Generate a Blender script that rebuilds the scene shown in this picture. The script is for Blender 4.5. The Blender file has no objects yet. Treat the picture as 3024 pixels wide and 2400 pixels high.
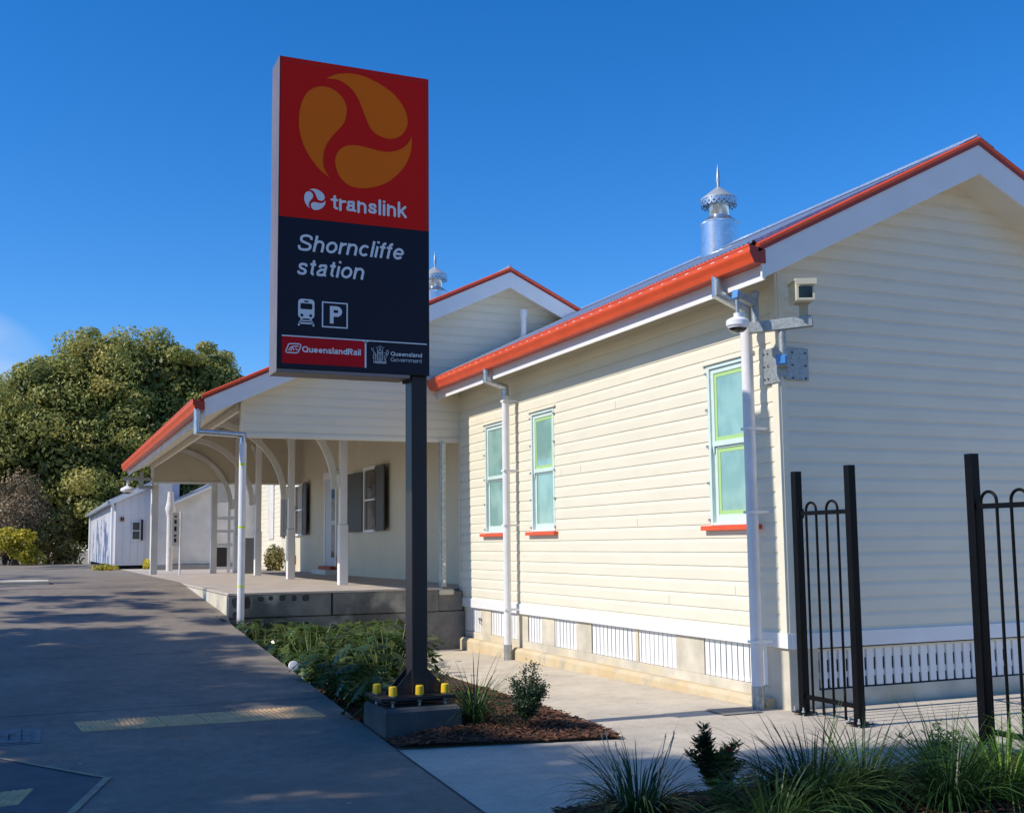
import bpy, bmesh, math, random
from mathutils import Vector, Matrix, noise
random.seed(7)
S = bpy.context.scene
COL = S.collection
R = math.radians
# ---------------------------------------------------------------- camera
H_EYE = 1.65
f_px, cy_px = 3303.35, 1257.95
PIT, ROL, YAW = R(6.0153), R(-0.6308), R(23.2423)
fw = Vector((math.sin(YAW)*math.cos(PIT), math.cos(YAW)*math.cos(PIT), math.sin(PIT)))
rt0 = Vector((math.cos(YAW), -math.sin(YAW), 0)); up0 = rt0.cross(fw)
rt = rt0*math.cos(ROL) + up0*math.sin(ROL); up = up0*math.cos(ROL) - rt0*math.sin(ROL)
cd = bpy.data.cameras.new('camera'); cam = bpy.data.objects.new('camera', cd); COL.objects.link(cam)
cam.matrix_world = Matrix(((rt.x, up.x, -fw.x, 0), (rt.y, up.y, -fw.y, 0), (rt.z, up.z, -fw.z, H_EYE), (0, 0, 0, 1)))
cd.sensor_fit = 'HORIZONTAL'; cd.sensor_width = 36; cd.lens = f_px/3024*36
cd.shift_y = (cy_px-1200)/3024; cd.clip_start = 0.05; cd.clip_end = 2000
S.camera = cam
# ---------------------------------------------------------------- world, sun, exposure
SUN_EL, SUN_AZ = R(39.5), R(-88.2)      # azimuth measured from +Y towards +X: the sun stands to the left
w = bpy.data.worlds.new('World'); S.world = w; w.use_nodes = True
nt = w.node_tree; nt.nodes.clear()
wo = nt.nodes.new('ShaderNodeOutputWorld'); bg = nt.nodes.new('ShaderNodeBackground'); sky = nt.nodes.new('ShaderNodeTexSky')
sky.sky_type = 'NISHITA'; sky.sun_disc = False; sky.sun_elevation = SUN_EL; sky.sun_rotation = SUN_AZ
sky.air_density = 1.0; sky.dust_density = 0.15; sky.ozone_density = 3.5
hs = nt.nodes.new('ShaderNodeHueSaturation'); hs.inputs['Saturation'].default_value = 1.23
gn = nt.nodes.new('ShaderNodeMixRGB'); gn.blend_type = 'MULTIPLY'; gn.inputs[0].default_value = 1; gn.inputs[2].default_value = (.88, 1.0, 1.24, 1)
nt.links.new(sky.outputs[0], gn.inputs[1]); nt.links.new(gn.outputs[0], hs.inputs['Color'])
# a low bank of thin cloud far to the left
tc = nt.nodes.new('ShaderNodeTexCoord'); mp = nt.nodes.new('ShaderNodeMapping'); mp.inputs['Scale'].default_value = (1, 1, 3.5)
nz = nt.nodes.new('ShaderNodeTexNoise'); nz.inputs['Scale'].default_value = 5; nz.inputs['Detail'].default_value = 8
nt.links.new(tc.outputs['Generated'], mp.inputs[0]); nt.links.new(mp.outputs[0], nz.inputs['Vector'])
dv = nt.nodes.new('ShaderNodeVectorMath'); dv.operation = 'DOT_PRODUCT'
cdir = (fw + rt*(-1640/f_px) + up*(60/f_px)).normalized(); dv.inputs[1].default_value = cdir
nt.links.new(tc.outputs['Generated'], dv.inputs[0])
mr = nt.nodes.new('ShaderNodeMapRange'); mr.inputs[1].default_value = .9965; mr.inputs[2].default_value = .9999
nt.links.new(dv.outputs['Value'], mr.inputs[0])
mm = nt.nodes.new('ShaderNodeMath'); mm.operation = 'MULTIPLY'; nt.links.new(mr.outputs[0], mm.inputs[0])
cr = nt.nodes.new('ShaderNodeMapRange'); cr.inputs[1].default_value = .3; cr.inputs[2].default_value = .62
nt.links.new(nz.outputs['Fac'], cr.inputs[0]); nt.links.new(cr.outputs[0], mm.inputs[1])
mx = nt.nodes.new('ShaderNodeMixRGB'); mx.inputs[2].default_value = (4.6, 5.3, 6.6, 1)
nt.links.new(mm.outputs[0], mx.inputs[0]); nt.links.new(hs.outputs[0], mx.inputs[1])
nt.links.new(mx.outputs[0], bg.inputs['Color']); bg.inputs['Strength'].default_value = 0.14
nt.links.new(bg.outputs[0], wo.inputs[0])
sl = bpy.data.lights.new('sun', 'SUN'); sl.energy = 4.6; sl.angle = R(0.55); sl.color = (1, .93, .81)
so = bpy.data.objects.new('sun', sl); COL.objects.link(so)
sdir = Vector((math.sin(SUN_AZ)*math.cos(SUN_EL), math.cos(SUN_AZ)*math.cos(SUN_EL), math.sin(SUN_EL)))
so.rotation_euler = sdir.to_track_quat('Z', 'Y').to_euler()
S.view_settings.view_transform = 'Standard'; S.view_settings.look = 'None'
S.view_settings.exposure = 0.0; S.view_settings.gamma = 1
S.render.engine = 'CYCLES'

# ---------------------------------------------------------------- materials
def mat(name, col, rough=.6, metal=0., var=.0, vscale=3., col2=None, bump=0., bscale=60., spec=.5, stretch=(1, 1, 1), detail=6, lo=.35, hi=.65, vor=0, second=None, trans=0., coat=0., speck=0.):
    m = bpy.data.materials.new(name); m.use_nodes = True; n = m.node_tree; b = n.nodes['Principled BSDF']
    b.inputs['Roughness'].default_value = rough; b.inputs['Metallic'].default_value = metal
    b.inputs['Specular IOR Level'].default_value = spec
    if coat: b.inputs['Coat Weight'].default_value = coat; b.inputs['Coat Roughness'].default_value = .08
    c4 = (*col, 1)
    g = n.nodes.new('ShaderNodeNewGeometry'); mpn = n.nodes.new('ShaderNodeMapping'); mpn.inputs['Scale'].default_value = stretch
    n.links.new(g.outputs['Position'], mpn.inputs[0])
    out = None
    if var > 0 or col2:
        if vor:
            t = n.nodes.new('ShaderNodeTexVoronoi'); t.inputs['Scale'].default_value = vor; sp = n.nodes.new('ShaderNodeSeparateColor')
            n.links.new(mpn.outputs[0], t.inputs['Vector']); n.links.new(t.outputs['Color'], sp.inputs[0]); fac = sp.outputs[0]
        else:
            t = n.nodes.new('ShaderNodeTexNoise'); t.inputs['Scale'].default_value = vscale; t.inputs['Detail'].default_value = detail
            n.links.new(mpn.outputs[0], t.inputs['Vector'])
            k = n.nodes.new('ShaderNodeMapRange'); k.inputs[1].default_value = lo; k.inputs[2].default_value = hi
            n.links.new(t.outputs['Fac'], k.inputs[0]); fac = k.outputs[0]
        x = n.nodes.new('ShaderNodeMixRGB'); c2 = col2 if col2 else tuple(max(0, v*(1-var)) for v in col)
        x.inputs[1].default_value = c4; x.inputs[2].default_value = (*c2, 1); n.links.new(fac, x.inputs[0]); out = x.outputs[0]
        if second:   # (colour, scale, lo, hi)
            t2 = n.nodes.new('ShaderNodeTexNoise'); t2.inputs['Scale'].default_value = second[1]; t2.inputs['Detail'].default_value = 7
            t2.noise_dimensions = '4D'; t2.inputs['W'].default_value = 3.3
            n.links.new(mpn.outputs[0], t2.inputs['Vector']); k2 = n.nodes.new('ShaderNodeMapRange'); k2.inputs[1].default_value = second[2]; k2.inputs[2].default_value = second[3]
            n.links.new(t2.outputs['Fac'], k2.inputs[0]); x2 = n.nodes.new('ShaderNodeMixRGB'); x2.inputs[2].default_value = (*second[0], 1)
            n.links.new(k2.outputs[0], x2.inputs[0]); n.links.new(out, x2.inputs[1]); out = x2.outputs[0]
        if speck:
            t3 = n.nodes.new('ShaderNodeTexNoise'); t3.inputs['Scale'].default_value = 95; t3.inputs['Detail'].default_value = 3; n.links.new(g.outputs['Position'], t3.inputs['Vector'])
            k3 = n.nodes.new('ShaderNodeMapRange'); k3.inputs[1].default_value = .3; k3.inputs[2].default_value = .7; k3.inputs[3].default_value = 1-speck; k3.inputs[4].default_value = 1+speck; n.links.new(t3.outputs['Fac'], k3.inputs[0])
            t4 = n.nodes.new('ShaderNodeTexNoise'); t4.inputs['Scale'].default_value = 7; t4.inputs['Detail'].default_value = 8; t4.inputs['Roughness'].default_value = .7; n.links.new(mpn.outputs[0], t4.inputs['Vector'])
            k4 = n.nodes.new('ShaderNodeMapRange'); k4.inputs[1].default_value = .3; k4.inputs[2].default_value = .7; k4.inputs[3].default_value = 1-speck*.8; k4.inputs[4].default_value = 1+speck*.8; n.links.new(t4.outputs['Fac'], k4.inputs[0])
            ml = n.nodes.new('ShaderNodeMath'); ml.operation = 'MULTIPLY'; n.links.new(k3.outputs[0], ml.inputs[0]); n.links.new(k4.outputs[0], ml.inputs[1])
            vm = n.nodes.new('ShaderNodeVectorMath'); vm.operation = 'SCALE'; n.links.new(out, vm.inputs[0]); n.links.new(ml.outputs[0], vm.inputs['Scale']); out = vm.outputs[0]
        n.links.new(out, b.inputs['Base Color'])
    else: b.inputs['Base Color'].default_value = c4
    if bump:
        t = n.nodes.new('ShaderNodeTexNoise'); t.inputs['Scale'].default_value = bscale; t.inputs['Detail'].default_value = 4
        n.links.new(g.outputs['Position'], t.inputs['Vector']); bp = n.nodes.new('ShaderNodeBump'); bp.inputs['Strength'].default_value = bump
        bp.inputs['Distance'].default_value = .01
        n.links.new(t.outputs['Fac'], bp.inputs['Height']); n.links.new(bp.outputs[0], b.inputs['Normal'])
    if trans:
        o = [q for q in n.nodes if q.type == 'OUTPUT_MATERIAL'][0]; tr = n.nodes.new('ShaderNodeBsdfTranslucent'); ms = n.nodes.new('ShaderNodeMixShader'); ms.inputs[0].default_value = trans
        if out is not None: n.links.new(out, tr.inputs[0])
        else: tr.inputs[0].default_value = c4
        n.links.new(b.outputs[0], ms.inputs[1]); n.links.new(tr.outputs[0], ms.inputs[2]); n.links.new(ms.outputs[0], o.inputs[0])
    return m
M = {}
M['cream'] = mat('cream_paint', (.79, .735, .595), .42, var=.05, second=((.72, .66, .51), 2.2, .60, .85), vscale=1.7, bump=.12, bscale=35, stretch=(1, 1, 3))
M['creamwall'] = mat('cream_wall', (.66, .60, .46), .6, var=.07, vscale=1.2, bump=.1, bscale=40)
M['white'] = mat('white_paint', (.82, .82, .82), .4, var=.06, vscale=2.5, bump=.08)
M['offwhite'] = mat('offwhite_paint', (.74, .73, .69), .5, var=.12, vscale=2, col2=(.62, .60, .56))
M['red'] = mat('red_paint', (.80, .098, .028), .35, var=.12, vscale=4)
M['darkred'] = mat('dark_and_shaded_red_paint', (.36, .035, .014), .4, var=.12, vscale=4)  # darker copy of the red; on the barge capping it paints in shade
M['galv'] = mat('galvanised_steel', (.62, .66, .70), .3, metal=.85, var=.0, col2=(.42, .47, .52), vor=55)
M['galvdull'] = mat('dull_galvanised_steel', (.46, .50, .52), .42, metal=.7, col2=(.30, .34, .36), vor=28)
M['galvsheet'] = mat('new_galvanised_sheet', (.70, .74, .78), .26, metal=.9, var=.0, col2=(.58, .63, .68), vor=18, bump=.05, bscale=12)
M['zincpale'] = mat('pale_zinc_cowl', (.50, .52, .52), .45, metal=.35, var=.1)
M['zinc'] = mat('zinc_roofing', (.66, .72, .80), .32, metal=.75, col2=(.50, .56, .64), vor=30)
M['pipe'] = mat('white_painted_pipe', (.80, .79, .80), .4, var=.1, vscale=5)
M['conc'] = mat('path_concrete', (.265, .22, .172), .85, col2=(.20, .168, .135), speck=.26, vscale=1.1, bump=.35, bscale=90, second=((.17, .148, .125), .55, .52, .72))
M['conc2'] = mat('new_paving_concrete', (.60, .525, .42), .85, col2=(.50, .435, .345), speck=.15, vscale=1.4, bump=.3, bscale=90, second=((.36, .33, .29), .8, .56, .75))
M['platform'] = mat('platform_top_concrete', (.52, .45, .39), .85, col2=(.42, .36, .31), vscale=2.0, bump=.3, bscale=70)
M['oldconc'] = mat('weathered_dark_concrete', (.24, .23, .21), .9, col2=(.10, .10, .095), speck=.2, vscale=1.6, bump=.7, bscale=30, detail=10, second=((.50, .47, .39), 1.2, .56, .70), stretch=(1, 1, .8))
M['paleconc'] = mat('pale_rendered_concrete', (.68, .62, .50), .85, col2=(.48, .44, .36), vscale=2.6, bump=.5, bscale=40, second=((.60, .52, .36), 1.5, .5, .65))
M['ledge'] = mat('stained_footing_ledge', (.60, .51, .35), .9, col2=(.56, .43, .25), vscale=3, bump=.5, bscale=40, second=((.42, .38, .30), 4, .55, .7))
M['blackgap'] = mat('dark_void', (.012, .012, .014), .9)
M['joint'] = mat('joint_sealant', (.05, .05, .05), .9)
M['black'] = mat('black_powdercoat', (.004, .004, .005), .4, var=.3, vscale=8, spec=.15)
M['bolt'] = mat('zinc_bolt', (.65, .65, .66), .35, metal=.8)
M['bronze'] = mat('sign_bronze_paint', (.028, .021, .023), .38, var=.2, vscale=3, spec=.35)
M['bronzeedge'] = mat('sign_edge_aluminium', (.27, .21, .20), .4, metal=.3, var=.15, vscale=3)
M['signred'] = mat('sign_red_vinyl', (.78, .012, .005), .5, spec=.15)
M['signorange'] = mat('sign_orange_vinyl', (.95, .165, .003), .5, spec=.15)
M['signnavy'] = mat('sign_navy_vinyl', (.014, .016, .030), .45, spec=.2)
M['signwhite'] = mat('sign_white_vinyl', (.80, .80, .82), .5, spec=.2)
M['railred'] = mat('sign_crimson_vinyl', (.60, .006, .014), .5, spec=.15)
M['yellow'] = mat('yellow_cap_plastic', (.80, .50, .01), .45)
M['tactile'] = mat('tactile_sandstone', (.72, .48, .26), .85, col2=(.60, .39, .20), vscale=9, bump=.4, bscale=120, second=((.12, .09, .06), 16, .66, .7))
M['line'] = mat('pale_line', (.44, .35, .24), .85, col2=(.30, .25, .18), vscale=8)
M['asph'] = mat('blue_grey_asphalt', (.13, .13, .135), .85, col2=(.10, .10, .105), vscale=4, bump=.5, bscale=160)
M['pit'] = mat('pit_cover_steel', (.24, .23, .22), .7, col2=(.17, .165, .16), vscale=12, bump=.5, bscale=60)
M['mulch'] = mat('bark_mulch', (.085, .035, .018), .95, col2=(.035, .017, .010), vscale=22, bump=1, bscale=60)
M['chip'] = mat('bark_chips', (.20, .080, .038), .9, col2=(.06, .028, .016), vscale=19, lo=.4, hi=.6)
M['earth'] = mat('bare_ground', (.34, .27, .18), .95, col2=(.24, .20, .12), vscale=.8, bump=.6, bscale=20)
M['sash'] = mat('pale_mint_film_over_frame', (.66, .79, .75), .25, var=.08, vscale=6, coat=.3)
M['pane'] = mat('teal_screened_glass', (.30, .50, .45), .08, col2=(.20, .38, .35), vscale=2.4, lo=.42, hi=.6, coat=1.0)  # second tone mottles the pane as a painted hint of reflections
M['tape'] = mat('green_tape', (.40, .62, .25), .5)
M['glassdark'] = mat('dark_glass', (.008, .010, .012), .05, coat=.5)
M['shutter'] = mat('grey_shutter_paint', (.055, .055, .052), .5, var=.15, vscale=5)
M['bluedoor'] = mat('pale_blue_door_paint', (.50, .56, .62), .45)
M['bluecap'] = mat('blue_plastic_cap', (.08, .27, .62), .3, coat=.4)
M['cambox'] = mat('beige_housing', (.66, .63, .48), .45)
M['galvdark'] = mat('weathered_galvanised_steel', (.40, .43, .44), .5, metal=.5, col2=(.28, .31, .32), vor=40)
M['camwhite'] = mat('white_camera_plastic', (.82, .83, .86), .35)
M['shed'] = mat('shed_white_cladding', (.66, .66, .70), .5, col2=(.58, .58, .62), vscale=2, stretch=(1, 1, .2))
M['shedroof'] = mat('grey_steel_roof', (.40, .44, .50), .45, metal=.4, var=.2, vscale=3)
M['pinkpole'] = mat('cream_plastic_wrap', (.76, .70, .64), .4, var=.15, vscale=8)
M['greybox'] = mat('grey_cabinet', (.30, .29, .28), .5, var=.1)
M['orange'] = mat('orange_fence_tag', (.75, .30, .04), .5)
M['lime'] = mat('lime_marker_tape', (.65, .85, .05), .5)
M['trunk'] = mat('bark', (.11, .085, .06), .9, col2=(.06, .045, .03), vscale=6, bump=.8, bscale=20)
def leafm(name, a, b, sc, c=None, tr=.3, rough=.5, lo=.35, hi=.65):
    return mat(name, a, rough, col2=b, vscale=sc, trans=tr, lo=lo, hi=hi, second=(c, sc*.4, .55, .62) if c else None, spec=.35)
M['treeleaf'] = leafm('olive_tree_leaves', (.47, .44, .12), (.27, .29, .07), .7, (.56, .48, .13), tr=.35)
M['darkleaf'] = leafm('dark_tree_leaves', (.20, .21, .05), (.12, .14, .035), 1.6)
M['brownleaf'] = leafm('brown_bush_leaves', (.42, .31, .19), (.24, .18, .10), 2.2)
M['yellowleaf'] = leafm('yellow_green_bush_leaves', (.64, .52, .04), (.30, .29, .04), 2.0)
M['scrubleaf'] = leafm('mixed_scrub_leaves', (.26, .22, .07), (.12, .13, .04), 1.2, (.50, .33, .06))
M['bigleaf'] = leafm('glossy_lobed_leaves', (.075, .125, .026), (.032, .066, .014), 6, (.17, .23, .055), rough=.28)
M['stalk'] = mat('pale_leaf_stalks', (.20, .23, .07), .5)
M['strap'] = leafm('strappy_dark_leaves', (.036, .085, .022), (.018, .048, .015), 8, (.08, .14, .03), rough=.4)
M['straplime'] = leafm('strappy_bright_leaves', (.16, .30, .035), (.07, .16, .02), 8, (.26, .40, .06), rough=.4)
M['shrubleaf'] = leafm('small_grey_green_leaves', (.06, .10, .045), (.03, .055, .025), 10)
M['bottle'] = leafm('dark_needle_leaves', (.025, .06, .015), (.015, .035, .010), 9, (.10, .16, .02))
M['lightshrub'] = leafm('bright_shrub_leaves', (.18, .28, .05), (.08, .15, .03), 9)
M['flower'] = mat('red_flower', (.55, .02, .03), .6)
M['dry'] = mat('dry_leaf_litter', (.55, .48, .36), .8)

# ---------------------------------------------------------------- mesh builder
ORG = {}
class MB:
    def __init__(s): s.v = []; s.f = []; s.mi = []; s.m = 0
    def add(s, vs, fs):
        k = len(s.v); s.v += [tuple(v) for v in vs]
        for f in fs: s.f.append([i+k for i in f]); s.mi.append(s.m)
        return s
    def quad(s, a, b, c, d): return s.add([a, b, c, d], [(0, 1, 2, 3)])
    def box(s, x0, x1, y0, y1, z0, z1):
        return s.add([(x0, y0, z0), (x1, y0, z0), (x1, y1, z0), (x0, y1, z0), (x0, y0, z1), (x1, y0, z1), (x1, y1, z1), (x0, y1, z1)],
                     [(3, 2, 1, 0), (4, 5, 6, 7), (0, 1, 5, 4), (1, 2, 6, 5), (2, 3, 7, 6), (3, 0, 4, 7)])
    def obox(s, c, ax, ay, az):          # oriented box: centre and three half vectors
        c, ax, ay, az = map(Vector, (c, ax, ay, az)); vs = []
        for k in (-1, 1):
            for (i, j) in ((-1, -1), (1, -1), (1, 1), (-1, 1)): vs.append(c+ax*i+ay*j+az*k)
        return s.add(vs, [(3, 2, 1, 0), (4, 5, 6, 7), (0, 1, 5, 4), (1, 2, 6, 5), (2, 3, 7, 6), (3, 0, 4, 7)])
    def beam(s, p, q, wdt, hgt, upv=(0, 0, 1)):
        p, q = Vector(p), Vector(q); d = (q-p); u = Vector(upv); sd = d.cross(u).normalized(); u2 = sd.cross(d).normalized()
        return s.obox((p+q)/2, d/2, sd*wdt/2, u2*hgt/2)
    def prism(s, poly, ext):             # poly: 3D points, ext: vector
        e = Vector(ext); n = len(poly); a = [Vector(p) for p in poly]
        return s.add(a+[p+e for p in a], [tuple(range(n-1, -1, -1)), tuple(range(n, 2*n))]+[(i, (i+1) % n, n+(i+1) % n, n+i) for i in range(n)])
    def tube(s, pts, r, seg=12, cap=True):
        pts = [Vector(p) for p in pts]; rs = r if isinstance(r, (list, tuple)) else [r]*len(pts); vs = []; fs = []
        t0 = (pts[1]-pts[0]).normalized(); ref = Vector((0, 0, 1)) if abs(t0.z) < .9 else Vector((1, 0, 0))
        for i, p in enumerate(pts):
            if i == 0: t = (pts[1]-pts[0]).normalized()
            elif i == len(pts)-1: t = (pts[-1]-pts[-2]).normalized()
            else: t = ((pts[i+1]-p).normalized()+(p-pts[i-1]).normalized()).normalized()
            k = 1.0
            if 0 < i < len(pts)-1:
                cs = max(.5, t.dot((p-pts[i-1]).normalized())); k = 1/cs
            a = t.cross(ref)
            if a.length < 1e-4: a = t.cross(Vector((0, 1, 0)))
            a.normalize(); b = t.cross(a).normalized(); ref = a.cross(t) if False else ref
            for j in range(seg):
                th = 2*math.pi*j/seg; vs.append(p+(a*math.cos(th)*1+b*math.sin(th)*1)*rs[i]*(k if k < 1.2 else k*.9))
        for i in range(len(pts)-1):
            for j in range(seg): fs.append((i*seg+j, i*seg+(j+1) % seg, (i+1)*seg+(j+1) % seg, (i+1)*seg+j))
        if cap: fs.append(tuple(range(seg-1, -1, -1))); fs.append(tuple((len(pts)-1)*seg+j for j in range(seg)))
        return s.add(vs, fs)
    def lathe(s, c, prof, seg=32):       # prof: list of (r, z)
        c = Vector(c); vs = []; fs = []
        for r_, z in prof:
            for j in range(seg): th = 2*math.pi*j/seg; vs.append((c.x+r_*math.cos(th), c.y+r_*math.sin(th), c.z+z))
        for i in range(len(prof)-1):
            for j in range(seg): fs.append((i*seg+j, i*seg+(j+1) % seg, (i+1)*seg+(j+1) % seg, (i+1)*seg+j))
        return s.add(vs, fs)
    def build(s, name, m, parent=None, smooth=False, bevel=0., org=None):
        ms = m if isinstance(m, (list, tuple)) else [m]
        me = bpy.data.meshes.new(name); o = bpy.data.objects.new(name, me); COL.objects.link(o)
        if parent is not None: og = ORG[parent.name]; o.parent = parent; ORG[o.name] = og
        else:
            og = Vector(org) if org is not None else Vector((0, 0, 0)); o.location = og; ORG[o.name] = og
        me.from_pydata([(v[0]-og.x, v[1]-og.y, v[2]-og.z) for v in s.v], [], s.f)
        for mm_ in ms: me.materials.append(mm_)
        if len(ms) > 1: me.polygons.foreach_set('material_index', s.mi)
        if smooth: me.polygons.foreach_set('use_smooth', [True]*len(me.polygons)); 
        me.update()
        if bevel:
            b = o.modifiers.new('bevel', 'BEVEL'); b.width = bevel; b.segments = 2; b.limit_method = 'ANGLE'
        if smooth and smooth != 'all':
            try: me.set_sharp_from_angle(angle=R(38))
            except Exception: pass
        return o
def split_build(mb, name, m, par, **kw):
    n = len(mb.v); p = list(range(n))
    def find(a):
        while p[a] != a: p[a] = p[p[a]]; a = p[a]
        return a
    for f in mb.f:
        for q in f[1:]: p[find(q)] = find(f[0])
    groups = {}
    for f in mb.f: groups.setdefault(find(f[0]), []).append(f)
    out = []
    for g, fs in groups.items():
        ids = sorted({i for f in fs for i in f}); mp_ = {a: k for k, a in enumerate(ids)}; nb = MB(); nb.add([mb.v[i] for i in ids], [[mp_[i] for i in f] for f in fs]); out.append(nb.build(name, m, par, **kw))
    return out
def tag(o, label, cat=None, group=None, kind=None):
    if label: o['label'] = label
    if cat: o['category'] = cat
    if group: o['group'] = group
    if kind: o['kind'] = kind
    return o
def thing(name, loc, label, cat, group=None):
    o = bpy.data.objects.new(name, None); COL.objects.link(o); o.location = loc; o.empty_display_size = .2
    ORG[o.name] = Vector(loc); return tag(o, label, cat, group)
def struct(o): o['kind'] = 'structure'; return o
def copy_tree(o, parent=None, **kw):
    c = o.copy(); COL.objects.link(c)
    if parent is not None: c.parent = parent
    for ch in list(o.children): copy_tree(ch, c)
    return c

# ---------------------------------------------------------------- ground
RY0, RS = 8.9, .0615
def ramp(y): return 0. if y < RY0 else min(.92, RS*(y-RY0))
YT = RY0+.92/RS
def pave(y): return 0. if y < 9.2 else -.013*(min(y, 19)-9.2)
b = MB()
ys = [-400, RY0, YT, 700]
for a, c in zip(ys[:-1], ys[1:]):
    b.quad((-500, a, ramp(a)-.16), (2.7, a, ramp(a)-.16), (2.7, c, ramp(c)-.16), (-500, c, ramp(c)-.16))
b.quad((2.5, -400, -.3), (600, -400, -.3), (600, 25, -.3), (2.5, 25, -.3))
b.quad((3.2, 25, -.3), (600, 25, -.3), (600, 25, .78), (3.2, 25, .78))
b.quad((2.7, 25, .76), (600, 25, .76), (600, 700, .76), (2.7, 700, .76))
struct(b.build('ground', M['earth']))
# the concrete path that ramps up beside the building
b = MB()
EX = 2.785
def pathpoly(pts, base=.0):
    top = [(x, y, ramp(y)) for x, y in pts]; b.add(top, [tuple(range(len(top)))])
pathpoly([(-9, -6), (2.0, -6), (2.63, 6.62), (EX, 8.9), (-9, 8.9)])
pathpoly([(-9, 8.9), (EX, 8.9), (EX, 12), (-9, 12)]); pathpoly([(-9, 12), (EX, 12), (EX, 17.2), (-9, 17.2)])
pathpoly([(-9, 17.2), (EX, 17.2), (2.9, 18.2), (2.93, YT), (-9, YT)])
b.add([(-9, YT, .92), (2.93, YT, .92), (7.3, YT+.001, .912), (7.3, 45, .912), (-1.0, 66, .92), (-12, 66, .92), (-9, 30, .92)], [tuple(range(7))])
for (x0, y0), (x1, y1) in (((EX, 8.9), (EX, 12)), ((EX, 12), (EX, 17.2)), ((EX, 17.2), (2.9, 18.2))):
    b.quad((x0, y0, ramp(y0)-.5), (x1, y1, ramp(y1)-.6), (x1, y1, ramp(y1)), (x0, y0, ramp(y0)))
struct(b.build('path', M['conc']))
# paving between the path and the building
b = MB()
b.add([(2.0, -6, -.004), (16, -6, -.004), (16, 9.2, -.004), (2.8, 9.2, -.004), (EX, 8.9, -.004), (2.63, 6.62, -.004)], [tuple(range(6))])
b.add([(2.7, 9.2, -.004), (6.95, 9.2, -.004), (6.95, 18.5, -.125), (2.7, 18.5, -.125)], [(0, 1, 2, 3)])
struct(b.build('paving', M['conc2']))
b = MB()
def strip(p, q, wd, lift, fn):
    p, q = Vector((*p, 0)), Vector((*q, 0)); d = (q-p).normalized(); n = Vector((-d.y, d.x, 0))*wd/2; k = max(1, int((q-p).length/1.0)); 
    for i in range(k):
        a = p+(q-p)*i/k; c = p+(q-p)*(i+1)/k
        b.quad(*[(v.x, v.y, fn(v.y)+lift) for v in (a-n, a+n, c+n, c-n)])
strip((2.30, 0), (2.63, 6.62), .016, .003, ramp); strip((2.63, 6.62), (EX, 8.92), .016, .003, ramp)
for y, xa in ((11.25, -9), (14.6, -9), (18.9, -9), (3.2, -9)): strip((xa, y+.25), (EX-.02, y), .010, .003, ramp)
strip((-4, 23.6), (3.1, 23.3), .03, .004, ramp)
strip((2.8, 3.4), (9, 3.4), .010, .002, pave)
strip((6.2, 12.4), (4.98, 12.4), .010, .003, pave); strip((6.88, 8.9), (15, 8.9), .008, .002, pave)
struct(b.build('paving_joint', M['joint']))
# asphalt kerb ramp patch in the lower left corner
b = MB()
K0, K1, K2 = (-.164, 9.687), (.561, 8.792), (.15, 7.2)
b.add([(-6, 9.6, ramp(9.6)+.004), (K0[0], K0[1], ramp(K0[1])+.004), (.0, 9.48, ramp(9.48)+.004), (.475, 8.9, .004), (-6, 8.9, .004)], [tuple(range(5))])
b.add([(-6, 8.9, .004), (.475, 8.9, .004), (K1[0], K1[1], .004), (K2[0], K2[1], .004), (-.3, 5.5, .004), (-6, 5.5, .004)], [tuple(range(6))])
struct(b.build('kerb_ramp', M['asph']))
b = MB(); strip((-1.2, 10.95), K1, .035, .008, ramp); strip((.57, 8.81), (-.1, 6.3), .055, .008, ramp)
struct(b.build('kerb_ramp_edge_line', M['line']))
# far kerb and scattered litter
tag(MB().box(-6, .39, 25.4, 26.6, .80, 1.0).build('kerb', M['paleconc'], bevel=.02), None)['kind'] = 'structure'

# mulch beds
def mulch_bed(name, poly, label, seed, n, zf):
    random.seed(seed); o = thing(name, (poly[0][0], poly[0][1], 0), None, None); o['kind'] = 'structure'; return o
b = MB()
bedA = [(EX+.01, 8.93), (4.66, 8.56), (4.83, 10.1), (5.1, 14.9), (5.15, 18.2), (2.95, 18.2), (EX+.01, 17.2)]
def bedz(y, x=None):
    if x is None: return pave(y)+.02
    d = min(x-EX, 4.75-x, y-8.75, 18.2-y)
    return pave(y)+.02+.055*max(0, min(1, d/.45))*max(0., min(1, (15-y)/3))
b.add([(x, y, bedz(y)) for x, y in bedA], [tuple(range(len(bedA)))])
nx, ny = 26, 60; vs = []
for j in range(ny+1):
    y = 8.57+(15-8.57)*j/ny; xl = EX+.012; xr = 4.66+(4.83-4.66)*(y-8.56)/1.54 if y < 10.1 else 4.83+.27*(y-10.1)/4.8
    for i in range(nx+1):
        x = xl+(xr-.01-xl)*i/nx; yy = max(y, 8.93+(8.56-8.93)*(x-EX)/(4.66-EX)+.01); n_ = noise.noise((x*3.1, yy*3.1, 0)); zz = bedz(yy, x)
        vs.append((x, yy, zz+.003+max(0, zz-pave(yy)-.02)*n_*.25))
b.add(vs, [(j*(nx+1)+i, j*(nx+1)+i+1, (j+1)*(nx+1)+i+1, (j+1)*(nx+1)+i) for j in range(ny) for i in range(nx)])
struct(b.build('mulch_bed', M['mulch']))
bedB = [(3.0, 6.44), (4.07, 6.46), (5.6, 6.5), (6.4, 6.62), (9, 6.5), (9, 3), (2.6, 3)]
struct(MB().add([(x, y, .02) for x, y in bedB], [tuple(range(len(bedB)))]).build('mulch_bed', M['mulch']))
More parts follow.
